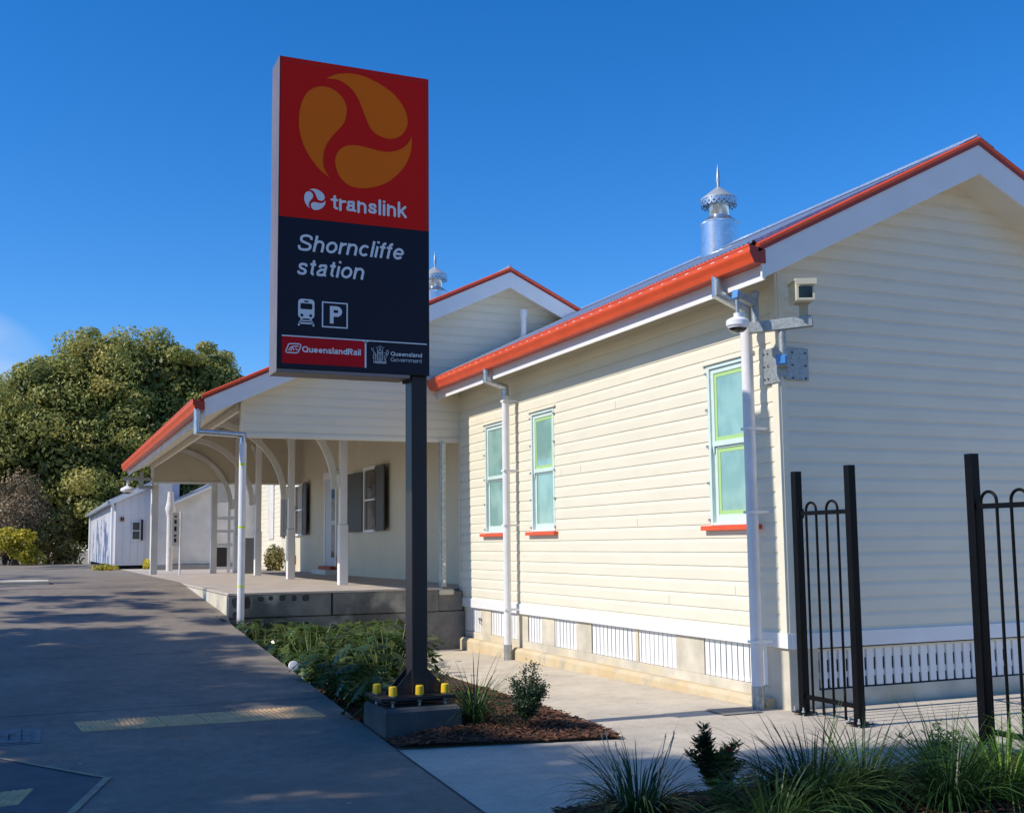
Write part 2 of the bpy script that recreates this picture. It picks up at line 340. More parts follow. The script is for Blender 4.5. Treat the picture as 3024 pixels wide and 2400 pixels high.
def inpoly(x, y, P):
    c = False; j = len(P)-1
    for i in range(len(P)):
        if (P[i][1] > y) != (P[j][1] > y) and x < (P[j][0]-P[i][0])*(y-P[i][1])/(P[j][1]-P[i][1])+P[i][0]: c = not c
        j = i
    return c
def chips(name, P, n, seed, label):
    random.seed(seed); b = MB(); k = 0; xs = [p[0] for p in P]; yy = [p[1] for p in P]
    while k < n:
        x = random.uniform(min(xs), max(xs)); y = random.uniform(min(yy), max(yy))
        if not inpoly(x, y, P): continue
        k += 1; a = random.uniform(0, 6.28); l = random.uniform(.008, .035); wd = random.uniform(.003, .009)
        t = random.uniform(-.35, .35); z = bedz(y, x if y > 8.5 else None)+random.uniform(.003, .022)
        dx = Vector((math.cos(a)*l, math.sin(a)*l, t*l)); dy = Vector((-math.sin(a)*wd, math.cos(a)*wd, random.uniform(-.5, .5)*wd))
        b.obox((x, y, z), dx, dy, Vector((0, 0, .0022)))
    o = b.build(name, M['chip']); tag(o, label, 'mulch', kind='stuff'); return o
near = [(2.8, 8.93), (4.66, 8.56), (4.83, 10.1), (4.95, 12.5), (2.8, 12.5)]
chips('mulch', near, 9000, 3, 'red brown bark mulch around the sign footing')
chips('mulch', [(3.0, 6.44), (4.07, 6.46), (5.6, 6.5), (6.4, 6.62), (7, 5.2), (3.0, 5.2)], 5000, 4, 'red brown bark mulch under the front strappy plants')
# edging of the beds
b = MB(); b.obox((4.745, 9.33, .012), (.085, .77, 0), (.012, 0, 0), (0, 0, .014)); b.obox((4.965, 12.5, -.02), (.135, 2.4, -.03), (.012, 0, 0), (0, 0, .014))
struct(b.build('bed_edging', M['paleconc']))

# tactile strips
def tactile(name, P, nu, nv, tiles, label):
    # P: four corners (front-left, front-right, back-right, back-left) on the ramp
    fl, fr, br, bl = [Vector((x, y, ramp(y))) for x, y in P]
    t = thing(name, fl, label, 'tactile paving'); n = (fr-fl).cross(bl-fl).normalized()
    def pt(u, v): return (fl*(1-u)+fr*u)*(1-v)+(bl*(1-u)+br*u)*v
    for k in range(tiles):
        b = MB(); g = .004
        u0, u1 = k/tiles+g/2, (k+1)/tiles-g/2
        c = [pt(u0, .01), pt(u1, .01), pt(u1, .99), pt(u0, .99)]
        b.prism([p+n*-.002 for p in c], n*.008)
        for i in range(nu):
            for j in range(nv):
                p = pt(u0+(u1-u0)*(i+.5)/nu, (j+.5)/nv)+n*.006; e1 = (fr-fl).normalized(); e2 = n.cross(e1); seg = 8
                vs = [p+(e1*math.cos(a)+e2*math.sin(a))*r_+n*h for r_, h in ((.0165, 0), (.011, .0065)) for a in [2*math.pi*q/seg for q in range(seg)]]
                b.add(vs, [(q, (q+1) % seg, seg+(q+1) % seg, seg+q) for q in range(seg)]+[tuple(range(seg, 2*seg))])
        b.build('tile', M['tactile'], t)
    return t
tactile('tactile_strip', [(.453, 10.451), (2.567, 10.354), (2.497, 10.859), (.401, 10.847)], 8, 10, 6, 'long sand coloured tactile strip of six tiles across the grey path')
tactile('tactile_strip', [(-.9, 8.05), (-.02, 8.15), (.077, 8.642), (-.9, 8.47)], 10, 8, 2, 'short sand coloured tactile strip at lower left inside the kerb ramp')
# service pit cover
t = thing('service_pit_cover', (-.2, 10.4, ramp(10.4)), 'rectangular metal pit cover let into the path at the left edge', 'pit cover')
b = MB(); z = lambda y: ramp(y)+.004
b.add([(x, y, z(y)) for x, y in ((-.62, 10.14), (.125, 10.13), (.135, 10.72), (-.62, 10.74))], [(0, 1, 2, 3)]); b.build('surround', M['pit'], t)
b = MB(); b.add([(x, y, z(y)+.005) for x, y in ((-.58, 10.19), (.055, 10.18), (.06, 10.66), (-.58, 10.68))], [(0, 1, 2, 3)]); b.build('lid', M['pit'], t)
b = MB()
for x0, x1, y0, y1 in ((-.58, .06, 10.42, 10.428), (-.02, -.012, 10.2, 10.66), (-.2, -.185, 10.32, 10.55), (-.26, -.245, 10.32, 10.55), (-.12, -.105, 10.3, 10.5), (-.12, -.06, 10.49, 10.505)):
    b.add([(x, y, z(y)+.009) for x, y in ((x0, y0), (x1, y0), (x1, y1), (x0, y1))], [(0, 1, 2, 3)])
b.build('slot', M['joint'], t)

# ---------------------------------------------------------------- siding
PITCH = .152
PROF = [(0., .004), (.002, .0145), (.106, .0145), (.150, .004), (.152, .004)]   # height in the board, how far it stands out
def siding(mp, u0f, u1f, z0, z1, holes=(), phase=0.):
    """mp(u, z, out) -> point; u0f / u1f give the ends at height z; holes are (ua, ub, za, zb)"""
    b = MB(); k0 = math.floor((z0-phase)/PITCH)-1; k1 = math.ceil((z1-phase)/PITCH)+1
    for k in range(k0, k1):
        base = phase+k*PITCH
        segs = [(base+PROF[i][0], PROF[i][1], base+PROF[i+1][0], PROF[i+1][1]) for i in range(4)]
        for za, oa, zb, ob in segs:
            cuts = sorted({za, zb} | {c for c in (z0, z1, *[h[2] for h in holes], *[h[3] for h in holes]) if za < c < zb})
            for p, q in zip(cuts[:-1], cuts[1:]):
                if q <= z0+1e-6 or p >= z1-1e-6: continue
                op = oa+(ob-oa)*(p-za)/(zb-za); oq = oa+(ob-oa)*(q-za)/(zb-za); mz = (p+q)/2
                act = sorted([h for h in holes if h[2] < mz < h[3]]); a0, a1 = u0f(p), u0f(q); e0, e1 = u1f(p), u1f(q)
                cur = (a0, a1)
                for h in act:
                    if h[0] > cur[0]: b.quad(mp(cur[0], p, op), mp(h[0], p, op), mp(h[0], q, oq), mp(cur[1], q, oq))
                    cur = (h[1], h[1])
                if e0 > cur[0]+1e-4 or e1 > cur[1]+1e-4:
                    if e0 > cur[0]-.02: b.quad(mp(cur[0], p, op), mp(max(e0, cur[0]), p, op), mp(max(e1, cur[1]), q, oq), mp(cur[1], q, oq))
    return b

# ================================================================ NEAR BUILDING
XW, YG, YE = 6.9, 9.22, 18.4
RIDX = 9.33; SL = .4836
A = thing('weatherboard_building', (XW, YG, 0), 'near cream weatherboard station building with galvanised roof and red gutter', 'building')
wins = [(9.66, 10.50, 1.83, 3.60), (14.50, 15.31, 1.83, 3.61), (16.36, 17.17, 1.83, 3.61)]
# wall facing the paving, cut around the windows (u runs along y)
sd = siding(lambda u, z_, o: (XW-o, u, z_), lambda z_: YG-.012, lambda z_: YE, .74, 4.42, [(w_[0], w_[1], w_[2], w_[3]) for w_ in wins], phase=.02)
sd.build('front_wall', M['cream'], A)
GEND = RIDX*2-XW
rj = random.Random(4); b = MB()
for k in range(7):
    zz = .02+PITCH*(5+rj.randint(0, 21)); yy = rj.uniform(9.5, 18.2)
    if any(w_[0]-.1 < yy < w_[1]+.1 and w_[2]-.2 < zz < w_[3]+.1 for w_ in wins) or zz > 4.2: continue
    b.box(XW-.0152, XW-.014, yy, yy+.004, zz+.004, zz+.105)
split_build(b, 'butt_joint', M['joint'], A)
top = lambda z_: max(0, (z_-4.33)/SL)
sd = siding(lambda u, z_, o: (u, YG-o, z_), lambda z_: XW-.012+max(0, (z_-4.42)/SL), lambda z_: GEND-max(0, (z_-4.42)/SL), .74, 5.62, phase=.02)
sd.build('gable_wall', M['cream'], A)
b = MB(); b.box(XW+.12, GEND-.12, YG+.02, YE, .55, 4.3)
b.prism([(XW+.12, YG+.02, 4.3), (GEND-.12, YG+.02, 4.3), (RIDX, YG+.02, 4.27+SL*(RIDX-XW))], (0, YE-YG, 0)); b.build('core', M['cream'], A)
b = MB()   # corner boards
b.box(XW-.03, XW+.0, YG-.024, YG+.075, .74, 4.36); b.box(XW+.001, XW+.075, YG-.028, YG-.0, .74, 4.36); b.box(XW-.026, XW, YE-.05, YE+.0, .74, 4.40)
split_build(b, 'corner_board', M['cream'], A, bevel=.002)
b = MB(); b.box(XW-.030, XW+.02, YG-.03, YE, .597, .745); b.box(XW+.021, GEND, YG-.032, YG+.02, .590, .742)
b.build('skirt_board', M['white'], A, bevel=.003)
# footing: concrete frame around the vent openings
F0 = XW+.015
b = MB()
op = [(9.60, 10.77), (11.36, 12.24), (12.31, 13.50), (13.95, 14.65), (15.08, 15.58), (16.0, 17.05), (17.52, 18.18)]
zl, zh = .19, .60
b.box(F0, F0+.3, YG+.01, YE, -.3, zl); cur = YG+.01
for a_, c_ in op: b.box(F0, F0+.3, cur, a_, zl, zh); cur = c_
b.box(F0, F0+.3, cur, YE, zl, zh)
b.box(XW+.005, 7.26, YG+.004, YG+.3, -.2, .592); b.box(7.26, GEND, YG+.02, YG+.3, -.2, .17)
b.build('footing', M['paleconc'], A, bevel=.006)
b = MB(); b.prism([(6.79, YG+.25, -.25), (6.79, YG+.25, .045), (6.83, YG+.25, .085), (F0+.002, YG+.25, .085), (F0+.002, YG+.25, -.25)], (0, YE-YG-.25, 0))
b.build('footing_ledge', M['ledge'], A, bevel=.004)
b = MB()
for a_, c_ in op: b.box(F0+.15, F0+.2, a_, c_, zl, zh)
b.box(7.27, GEND, YG+.12, YG+.14, .17, .59)
split_build(b, 'underfloor_void', M['blackgap'], A)
for i, (a_, c_) in enumerate(op):
    b = MB(); y = a_+.012; random.seed(i)
    while y < c_-.04:
        wd = min(.088 if i not in (4, 6) else .078, c_-.008-y); o_ = random.uniform(0, .003)
        b.box(F0+.012+o_, F0+.03+o_, y, y+wd, zl+.006, zh-.012); y += wd+(.019 if i != 1 else .014)
    b.box(F0+.031, F0+.05, a_, c_, zh-.06, zh-.02); b.box(F0+.031, F0+.05, a_, c_, zl+.01, zl+.05)
    b.build('vent_grille', M['white'], A)
# latch on the small access gate
b = MB(); b.box(F0-.03, F0+.012, 17.44, 17.54, .40, .44); b.tube([(F0-.03, 17.49, .44), (F0-.03, 17.49, .36), (F0-.02, 17.45, .35)], .008, 8); b.build('latch', M['galvdull'], A)
# lattice along the gable
b = MB(); x = 7.30
while x < GEND-.3:
    b.box(x, x+.083, YG+.03, YG+.052, .185, .572); x += .118
b.build('lattice', M['white'], A, bevel=.002)
b = MB(); x = 7.355
for z0_, z1_ in ((.46, .575), (.275, .335)): b.box(7.27, GEND-.2, YG+.053, YG+.07, z0_, z1_)
b.build('lattice_rail', M['white'], A)
b = MB(); b.box(7.27, GEND-.2, YG+.0, YG+.03, .575, .588); b.box(7.27, GEND-.2, YG+.026, YG+.05, .170, .182); b.build('lattice_gap_strip', M['blackgap'], A)  # near-black strips fill the gaps above and below the slats
# windows
def window(y0, y1, z0, z1, tapeU, tapeL):
    fr = MB(); d = .055
    fr.box(XW-.022, XW+.07, y0, y0+.045, z0, z1); fr.box(XW-.022, XW+.07, y1-.045, y1, z0, z1)
    fr.box(XW-.022, XW+.07, y0+.045, y1-.045, z1-.045, z1); fr.box(XW-.018, XW+.07, y0+.045, y1-.045, z0, z0+.03)
    w_ = fr.build('window', M['sash'], A, bevel=.003)
    rl = (z0+z1)/2-.02
    for (a, c, dep, tp, nm) in ((rl, z1-.045, .012, tapeU, 0), (z0+.03, rl+.03, .036, tapeL, 1)):
        s_ = MB(); x0 = XW+dep-.012; x1 = XW+dep+.014; q = .055; lo = .055 if nm == 0 else .085
        s_.box(x0, x1, y0+.045, y0+.045+q, a, c); s_.box(x0, x1, y1-.045-q, y1-.045, a, c); s_.box(x0, x1, y0+.045+q, y1-.045-q, c-.055, c); s_.box(x0, x1, y0+.045+q, y1-.045-q, a, a+lo)
        if nm == 0:   # sash horns
            for yy in (y0+.05, y1-.08): s_.prism([(x0, yy, a), (x0, yy+.03, a), (x0, yy+.02, a-.07), (x0, yy+.01, a-.09)], (.02, 0, 0))
        s_.build('sash', M['sash'], w_, bevel=.002)
        p = MB(); p.box(x0+.014, x0+.018, y0+.045+q, y1-.045-q, a+lo, c-.055); p.build('pane', M['pane'], w_)
        if tp:
            t_ = MB(); ya, yb, za, zb = y0+.045+q, y1-.045-q, a+lo, c-.055; g = .045; x_ = x0+.010
            t_.box(x_, x_+.002, ya, ya+g, za, zb); t_.box(x_, x_+.002, yb-g, yb, za, zb); t_.box(x_, x_+.002, ya+g, yb-g, zb-g, zb)
            t_.box(x_, x_+.002, ya+g, yb-g, za, za+g); t_.build('tape', M['tape'], w_)
    s_ = MB(); s_.box(XW-.085, XW+.02, y0-.09, y1+.11, z0-.055, z0-.004); s_.build('window_sill', M['red'], w_, bevel=.003)
    s_ = MB(); s_.box(XW-.045, XW+.01, y0-.07, y1+.07, z1+.002, z1+.028); s_.build('head_flashing', M['cream'], w_)
    s_ = MB()
    for k in range(5):
        zz = z0+.06+(z1-z0-.15)*k/4
        for yy in (y0-.012, y1+.012): s_.box(XW-.038, XW-.014, yy-.012, yy+.012, zz-.014, zz+.014)
    split_build(s_, 'screen_clip', M['galvdull'], w_)
window(*wins[0], True, True); window(*wins[1], True, False); window(*wins[2], False, False)
# roof: corrugated sheets
def corrug(x0, z0, x1, z1, y0, y1, step=.0760, amp=.009, seg=6):
    b = MB(); n = int((y1-y0)/step*seg); vs = []
    d = Vector((x1-x0, 0, z1-z0)).normalized(); nn = Vector((-d.z, 0, d.x))
    if nn.z < 0: nn = -nn
    for i in range(n+1):
        y = y0+(y1-y0)*i/n; o = math.cos(2*math.pi*i/seg)*amp
        for (x, z_) in ((x0, z0), (x1, z1)): vs.append((x+nn.x*o, y, z_+nn.z*o))
    return b.add(vs, [(2*i, 2*i+1, 2*i+3, 2*i+2) for i in range(n)])
GX = 6.36
roofA = corrug(GX, 4.545, RIDX, 4.545+SL*(RIDX-GX), 8.83, YE).build('roof', M['zinc'], A, smooth='all')
corrug(2*RIDX-GX, 4.545, RIDX, 4.545+SL*(RIDX-GX), 8.83, YE).build('roof', M['zinc'], A, smooth='all')
RZ = 4.545+SL*(RIDX-GX)
b = MB(); b.tube([(RIDX, 8.79, RZ+.015), (RIDX, YE, RZ+.015)], .03, 10)
for s in (-1, 1): b.obox((RIDX+s*.11, (8.79+YE)/2, RZ-.03), (s*.11, 0, -.053), (0, (YE-8.79)/2, 0), (0, 0, .004))
b.build('ridge_cap', M['zinc'], roofA)
# barge boards on the gable and their red capping
def barge(par, rx, xl, zl_, zr_under, zr_top, s, y0, th, w1, capname='barge_capping', st=None):
    st = st or s
    # left and right boards from the ridge; slope s; underside line passes (xl, zl_)
    b = MB()
    zu = lambda x: zl_+s*(x-xl)
    b.prism([(xl, y0, zu(xl)), (rx, y0, zr_under), (rx, y0, zr_top-.06), (xl, y0, zr_top-.06-st*(rx-xl))], (0, th, 0))
    b.build('barge_board', M['white'], par, bevel=.003)
    b = MB(); b.prism([(2*rx-xl-w1, y0, zu(xl+w1)), (rx+.0005, y0, zr_under), (rx+.0005, y0, zr_top-.06), (2*rx-xl-w1, y0, zr_top-.06-st*(rx-xl-w1))][::-1], (0, th, 0))
    b.build('barge_board', M['white'], par, bevel=.003)
    for sg in (-1, 1):
        b = MB(); L = Vector((sg*(rx-xl+.04-(w1 if sg > 0 else 0)), 0, -st*(rx-xl+.04-(w1 if sg > 0 else 0)))); p0 = Vector((rx, y0-.012, zr_top-.02))
        b.prism([p0, p0+Vector((0, 0, -.055)), p0+Vector((0, .03, -.055)), p0+Vector((0, .03, -.01)), p0+Vector((0, .12, .006)), p0+Vector((0, .12, .02)), p0+Vector((0, .0, .02))], L)
        b.build(capname, M['darkred'], par)  # lower half coloured dark as if shaded; the roll above keeps the lit red
        b = MB(); b.tube([p0+Vector((0, .012, .012)), p0+L+Vector((0, .012, .012))], .026, 10); b.build('barge_roll', M['red'], par, smooth=True)
barge(A, RIDX, 6.434, 4.180, 5.580, 5.975, SL, 8.80, .03, 0, st=.498)
for sg in (-1, 1):
    b = MB(); xe = RIDX+sg*(RIDX-6.40); zc = lambda x: 5.975-.498*abs(x-RIDX)-.005; zr = lambda x: 4.545+SL*(RIDX-GX-abs(x-RIDX))+.016
    b.quad((xe, 8.815, zc(xe)), (xe, 8.86, zr(xe)), (RIDX, 8.86, zr(RIDX)), (RIDX, 8.815, zc(RIDX))); b.quad((xe, 8.86, zr(xe)), (xe, 9.06, zr(xe)-.002), (RIDX, 9.06, zr(RIDX)-.002), (RIDX, 8.86, zr(RIDX)))
    b.build('barge_flashing', M['zinc'], A)
# raking soffit between barge board and wall
for sg in (-1, 1):
    b = MB(); xa = 6.55 if sg < 0 else 2*RIDX-6.55
    b.quad((xa, 8.83, 4.25), (xa, YG, 4.25), (RIDX, YG, 4.25+SL*(RIDX-6.55)), (RIDX, 8.83, 4.25+SL*(RIDX-6.55))); b.build('gable_soffit', M['cream'], A)
# eaves: fascia, sloping soffit, gutter
b = MB(); b.box(6.47, 6.493, 8.83, YE, 4.175, 4.46); b.build('fascia', M['white'], A)
b = MB(); n_ = 4
for k in range(n_):
    xa = 6.493+(XW-.012-6.493)*k/n_; xb = 6.493+(XW-.012-6.493)*(k+1)/n_
    za, zb = 4.21+SL*(xa-6.493), 4.21+SL*(xb-6.493)
    b.quad((xa, 8.84, za), (xb-.008, 8.84, zb-.002), (xb-.008, YE, zb-.002), (xa, YE, za)); b.quad((xb-.008, 8.84, zb-.002), (xb, 8.84, zb+.008), (xb, YE, zb+.008), (xb-.008, YE, zb-.002))
b.build('eaves_soffit', M['cream'], A)
GPROF = [(.19, .0), (.19, .135), (.0, .175), (.0, .16), (.006, .155), (.012, .12), (.004, .112), (.010, .095), (.035, .05), (.055, .0)]
def gutter(par, x0, z0, y0, y1, slots=None, s=1.0, cap=True):
    pr = [(x0+p[0]*s, z0+p[1]*s) for p in GPROF]
    outer = pr[2:]+[pr[0]]; b = MB()
    for (xa, za), (xb, zb) in zip(outer[:-1], outer[1:]): b.quad((xa, y0, za), (xb, y0, zb), (xb, y1, zb), (xa, y1, za))
    b.quad((pr[0][0], y0, pr[0][1]), (pr[1][0], y0, pr[1][1]), (pr[1][0], y1, pr[1][1]), (pr[0][0], y1, pr[0][1]))
    b.tube([(pr[2][0]+.004, y0, pr[2][1]), (pr[2][0]+.004, y1, pr[2][1])], .006, 6)
    g_ = b.build('gutter', M['red'], par, smooth=True)
    b = MB(); b.prism([(p[0], y0-.002, p[1]) for p in [pr[0], pr[1]]+pr[2:]], (0, .006, 0)); b.prism([(p[0], y1-.004, p[1]) for p in [pr[0], pr[1]]+pr[2:]], (0, .006, 0)); split_build(b, 'gutter_end', M['darkred'], g_)
    if slots:
        b = MB(); y = y0+.12
        while y < y1-.1:
            b.box(x0-.001+.009*s, x0+.012*s, y, y+.07, z0+.136*s, z0+.146*s); y += slots
        # slots lie on the upper lip
        split_build(b, 'overflow_slot', M['offwhite'], g_)
    y = y0+1.6
    while y < y1:
        b = MB()
        for (xa, za), (xb, zb) in zip(outer[:-1], outer[1:]): b.quad((xa-.002, y, za-.001), (xb-.002, y, zb-.001), (xb-.002, y+.012, zb-.001), (xa-.002, y+.012, za-.001))
        b.build('joint_strap', M['red'], g_); y += 2.4
    
    return g_
gutter(A, 6.284, 4.330, 8.79, YE-.02, slots=.245)
# downpipes
def downpipe(par, stub, zs, corner, zbot, r=.058, br=(), wallx=None, wally=None, marks=(), galvbot=True, zc=None):
    sx, sy, sz = stub; cx, cy, cz = corner
    p = MB(); p.tube([(cx, cy, zbot), (cx, cy, cz-.14)], r, 20); o = p.build('downpipe', M['pipe'], par, smooth=True)
    q = MB(); q.tube([(sx, sy, sz), (sx, sy, zs), (cx, cy, cz), (cx, cy, cz-.16)], r*.93, 18); q.build('elbow', M['galv'], o, smooth=True)
    if galvbot: q = MB(); q.tube([(cx, cy, zbot-.01), (cx, cy, zbot+.22)], r+.004, 20); q.build('pipe_shoe', M['galvdull'], o, smooth=True)
    if br:
        for zz in br:
            q = MB(); q.box(cx-r-.004, wallx, cy-r-.004, cy-r+.0, zz-.014, zz+.014); q.box(cx-r-.004, cx-r, cy-r, cy+r, zz-.014, zz+.014); q.box(cx, wallx-.0, cy+r, cy+r+.004, zz-.014, zz+.014); q.build('pipe_bracket', M['white'], o)
    if marks:
        q = MB()
        for zz in marks: q.tube([(cx, cy, zz), (cx, cy, zz+.03)], r+.0015, 20, cap=False)
        q.build('marker_tape', M['lime'], o)
    return o
downpipe(A, (6.385, 9.50, 4.35), 4.17, (6.70, 9.47, 4.03), -.0, br=(2.79, 1.945, .655), wallx=XW-.015, r=.060)
downpipe(A, (6.385, 15.85, 4.35), 4.16, (6.70, 15.85, 4.07), -.08, br=(3.85, 2.774, 1.94, .66), wallx=XW-.015)
# narrow conduit that runs beside the near downpipe
# roof ventilators
def flue(par, c, zb, s=1.0):
    R0 = .275*s; x, y = c
    b = MB(); k = s
    b.lathe((x, y, zb), [(R0*1.02, -.6), (R0*1.02, .20*k), (R0, .202*k), (R0, .54*k), (R0*1.04, .545*k), (R0*1.04, .56*k), (R0*.52, .67*k), (R0*.52, .672*k), (R0*.54, .68*k), (R0*.54, .95*k)], 36)
    o = b.build('roof_ventilator', M['galvsheet'], par, smooth=True)
    b = MB(); b.lathe((x, y, zb), [(R0*.97, .915*k), (R0*.97, .93*k), (R0*.06, 1.12*k)], 36); b.build('cowl', M['zincpale'], o, smooth=True)
    # scalloped skirt with punched holes
    b = MB(); n = 22
    for i in range(n):
        th0 = 2*math.pi*i/n
        def P(a, zz): 
            th = th0+a; rr = R0*.965; return (x+rr*math.cos(th), y+rr*math.sin(th), zb+(zz-.245)*k)
        wd = 2*math.pi/n; N = 8; outl = []; hol = []
        for j in range(N+1):
            t = j/N; outl.append(P(wd*t, 1.085-.038*math.sin(math.pi*t)))
        cc = (wd/2, 1.095); hr = .017
        ring = []
        for j in range(12):
            a = -math.pi+math.pi*2*j/12; ring.append(P(cc[0]+math.cos(a)*hr*k/(R0), cc[1]+math.sin(a)*hr))
        outer = []
        for j in range(12):
            a = -math.pi+math.pi*2*j/12; u = math.cos(a); v = math.sin(a); m_ = max(abs(u), abs(v)); u /= m_; v /= m_
            zz = 1.165 if v > .99 else (1.095+.07*v if v > 0 else 1.095+(.010+.038*math.sin(math.pi*(.5+u/2)))*v)
            outer.append(P(wd*(.5+u/2), zz))
        b.add(ring+outer, [(j, (j+1) % 12, 12+(j+1) % 12, 12+j) for j in range(12)])
    b.build('scalloped_skirt', M['galv'], o)
    b = MB(); b.lathe((x, y, zb), [(.02*k, 1.10*k), (.026*k, 1.12*k), (.020*k, 1.14*k), (.034*k, 1.22*k), (.024*k, 1.30*k), (.003, 1.46*k)], 14); b.build('finial', M['galvdull'], o, smooth=True)
    return o
flue(A, (9.28, 13.70), 5.80, 1.0)
b = MB(); b.tube([(8.0, 18.05, 5.1), (8.0, 18.05, 5.72)], .052, 16); b.tube([(8.0, 18.05, 5.70), (8.0, 18.05, 5.82)], .066, 16); b.tube([(8.0, 18.05, 5.25), (8.0, 18.05, 5.38)], .064, 16); b.build('vent_pipe', M['white'], A, smooth=True)

# ================================================================ CCTV on the corner
def tubebox(b, p, q, wd): b.beam(p, q, wd, wd)
t = thing('camera_bracket', (6.9, 9.2, 3.4), 'galvanised steel camera bracket bolted round the corner of the near building', 'bracket')
b = MB(); b.box(XW-.045, XW-.036, 9.13, 9.42, 3.24, 3.60); b.box(6.95, 7.24, YG-.045, YG-.036, 3.27, 3.60); b.box(XW-.045, 6.95, YG-.05, YG-.045, 3.30, 3.52)
b.build('wall_plate', M['galvdark'], t, bevel=.002)
b = MB()
for zz in (3.29, 3.42, 3.55):
    for yy in (9.33, 9.39): b.tube([(XW-.055, yy, zz), (XW-.040, yy, zz)], .009, 6)
    for xx in (7.04, 7.20): b.tube([(xx, YG-.055, zz), (xx, YG-.040, zz)], .009, 6)
b.build('bolt', M['joint'], t)
b = MB(); b.beam((6.98, 9.24, 3.43), (6.76, 8.98, 3.43), .10, .10); b.build('corner_arm', M['galvdark'], t, bevel=.003)
b = MB(); b.beam((6.762, 8.982, 3.43), (6.752, 8.970, 3.43), .104, .104); b.beam((6.752, 8.970, 3.43), (6.744, 8.961, 3.43), .08, .08); b.build('end_cap', M['bluecap'], t, bevel=.004)
b = MB(); b.tube([(6.80, 9.01, 3.47), (6.80, 9.01, 3.74)], .036, 14); b.build('upright', M['galvdark'], t, smooth=True)
b = MB(); b.beam((6.568, 9.232, 3.775), (7.008, 8.792, 3.80), .09, .105); b.build('crossbar', M['galvdark'], t, bevel=.003)
b = MB(); b.tube([(6.615, 9.185, 3.80), (6.615, 9.185, 4.13)], .038, 14); b.lathe((6.615, 9.185, 4.13), [(.045, -.03), (.045, .0), (.03, .02), (.001, .025)], 14); b.build('upright', M['galvdark'], t, smooth=True)
b = MB(); b.beam((6.60, 9.175, 4.03), (6.32, 9.085, 4.075), .065, .08); b.build('top_arm', M['galvdark'], t, bevel=.003)
b = MB(); b.beam((6.32, 9.085, 4.075), (6.305, 9.080, 4.078), .07, .085); b.build('end_cap', M['bluecap'], t, bevel=.004)
t = thing('dome_camera', (6.2, 8.93, 3.9), 'white dome security camera hanging from the bracket at the building corner', 'camera')
DX, DY = 6.335, 9.09
b = MB(); b.tube([(DX, DY, 3.88), (DX, DY, 4.04)], .020, 12); b.build('stem', M['galvdull'], t, smooth=True)
b = MB(); b.lathe((DX, DY, 3.745), [(.095, .0), (.112, .015), (.114, .062), (.104, .075), (.06, .098), (.04, .10), (.036, .14), (.001, .142)], 28); b.build('housing', M['camwhite'], t, smooth=True)
b = MB(); b.lathe((DX, DY, 3.745), [(.094, .001), (.085, -.022), (.055, -.046), (.001, -.056)], 28); b.build('dome', M['glassdark'], t, smooth=True)
b = MB(); b.lathe((DX, DY, 3.745), [(.095, .003), (.099, -.004), (.091, -.012)], 28); b.build('trim_ring', M['camwhite'], t, smooth=True)
t = thing('box_camera', (7.05, 9.02, 3.8), 'beige box security camera standing on the end of the steel crossbar', 'camera')
b = MB(); b.obox((6.95, 8.85, 3.92), (.036, -.016, 0), (.01, .022, 0), (0, 0, .07)); b.obox((6.945, 8.855, 3.982), (.06, -.028, 0), (.025, .055, 0), (0, 0, .008)); b.build('stem', mat('dark_beige_bracket', (.46, .43, .31), .5), t, bevel=.003)  # stem in a darker beige than the housing, to stand out from the wall
b = MB(); ax = Vector((.86, -.5, 0)).normalized(); fr_ = Vector((-.42, -.90, -.06)).normalized(); sd_ = fr_.cross(Vector((0, 0, 1))).normalized(); u_ = sd_.cross(fr_).normalized()
c = Vector((6.94, 8.86, 4.085)); b.obox(c, fr_*.17, sd_*.093, u_*.098); b.build('housing', M['cambox'], t, bevel=.006)
b = MB(); b.obox(c+u_*.106+fr_*.015, fr_*.195, sd_*.105, u_*.008); b.obox(c+u_*.085+fr_*.206, fr_*.005, sd_*.105, u_*.029); b.build('sunshield', M['cambox'], t, bevel=.003)
b = MB(); b.obox(c+fr_*.173-u_*.012, fr_*.002, sd_*.066, u_*.058); b.build('lens_window', M['glassdark'], t)
b = MB()
for i in (-1, 1):
    b.obox(c+fr_*.173+sd_*.078*i-u_*.010, fr_*.004, sd_*.011, u_*.080); b.obox(c+fr_*.173+u_*.069*i-u_*.012, fr_*.004, sd_*.066, u_*.011)
b.build('bezel', M['cambox'], t)

# ================================================================ VERANDAH BUILDING
YV, YB0, YB1 = 18.4, 18.0, 33.0
RX2, S2 = 7.735, .473
B = thing('verandah_building', (7.3, 18.4, .92), 'cream station building with open verandah behind the sign pole', 'building')
zt = lambda x: 3.98+.4853*(x-2.40)
sd = siding(lambda u, z_, o: (u, YV-o, z_), lambda z_: 3.12 if z_ < 4.14 else 3.12+(z_-4.14)/S2, lambda z_: 6.88 if z_ < 4.42 else 2*RX2-3.12-max(0, (z_-4.14)/S2), 3.50, 6.32, phase=.04)
sd.build('gable_wall', M['cream'], B)
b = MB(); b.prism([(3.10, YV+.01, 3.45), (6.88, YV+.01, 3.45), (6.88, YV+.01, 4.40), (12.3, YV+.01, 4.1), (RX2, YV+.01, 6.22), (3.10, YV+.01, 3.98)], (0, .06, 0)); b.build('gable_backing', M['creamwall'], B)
b = MB(); b.box(3.09, 6.88, YV-.03, YV+.09, 3.43, 3.50); b.box(3.085, 3.12, YV-.03, YV+.09, 3.50, 4.0); split_build(b, 'gable_trim', M['cream'], B, bevel=.003)
barge(B, RX2, 2.455, 3.70, 6.200, 6.555, S2, YB0, .035, .9)
r2 = corrug(2.36, zt(2.36), RX2, zt(RX2), YB0+.03, YB1).build('roof', M['zinc'], B, smooth='all')
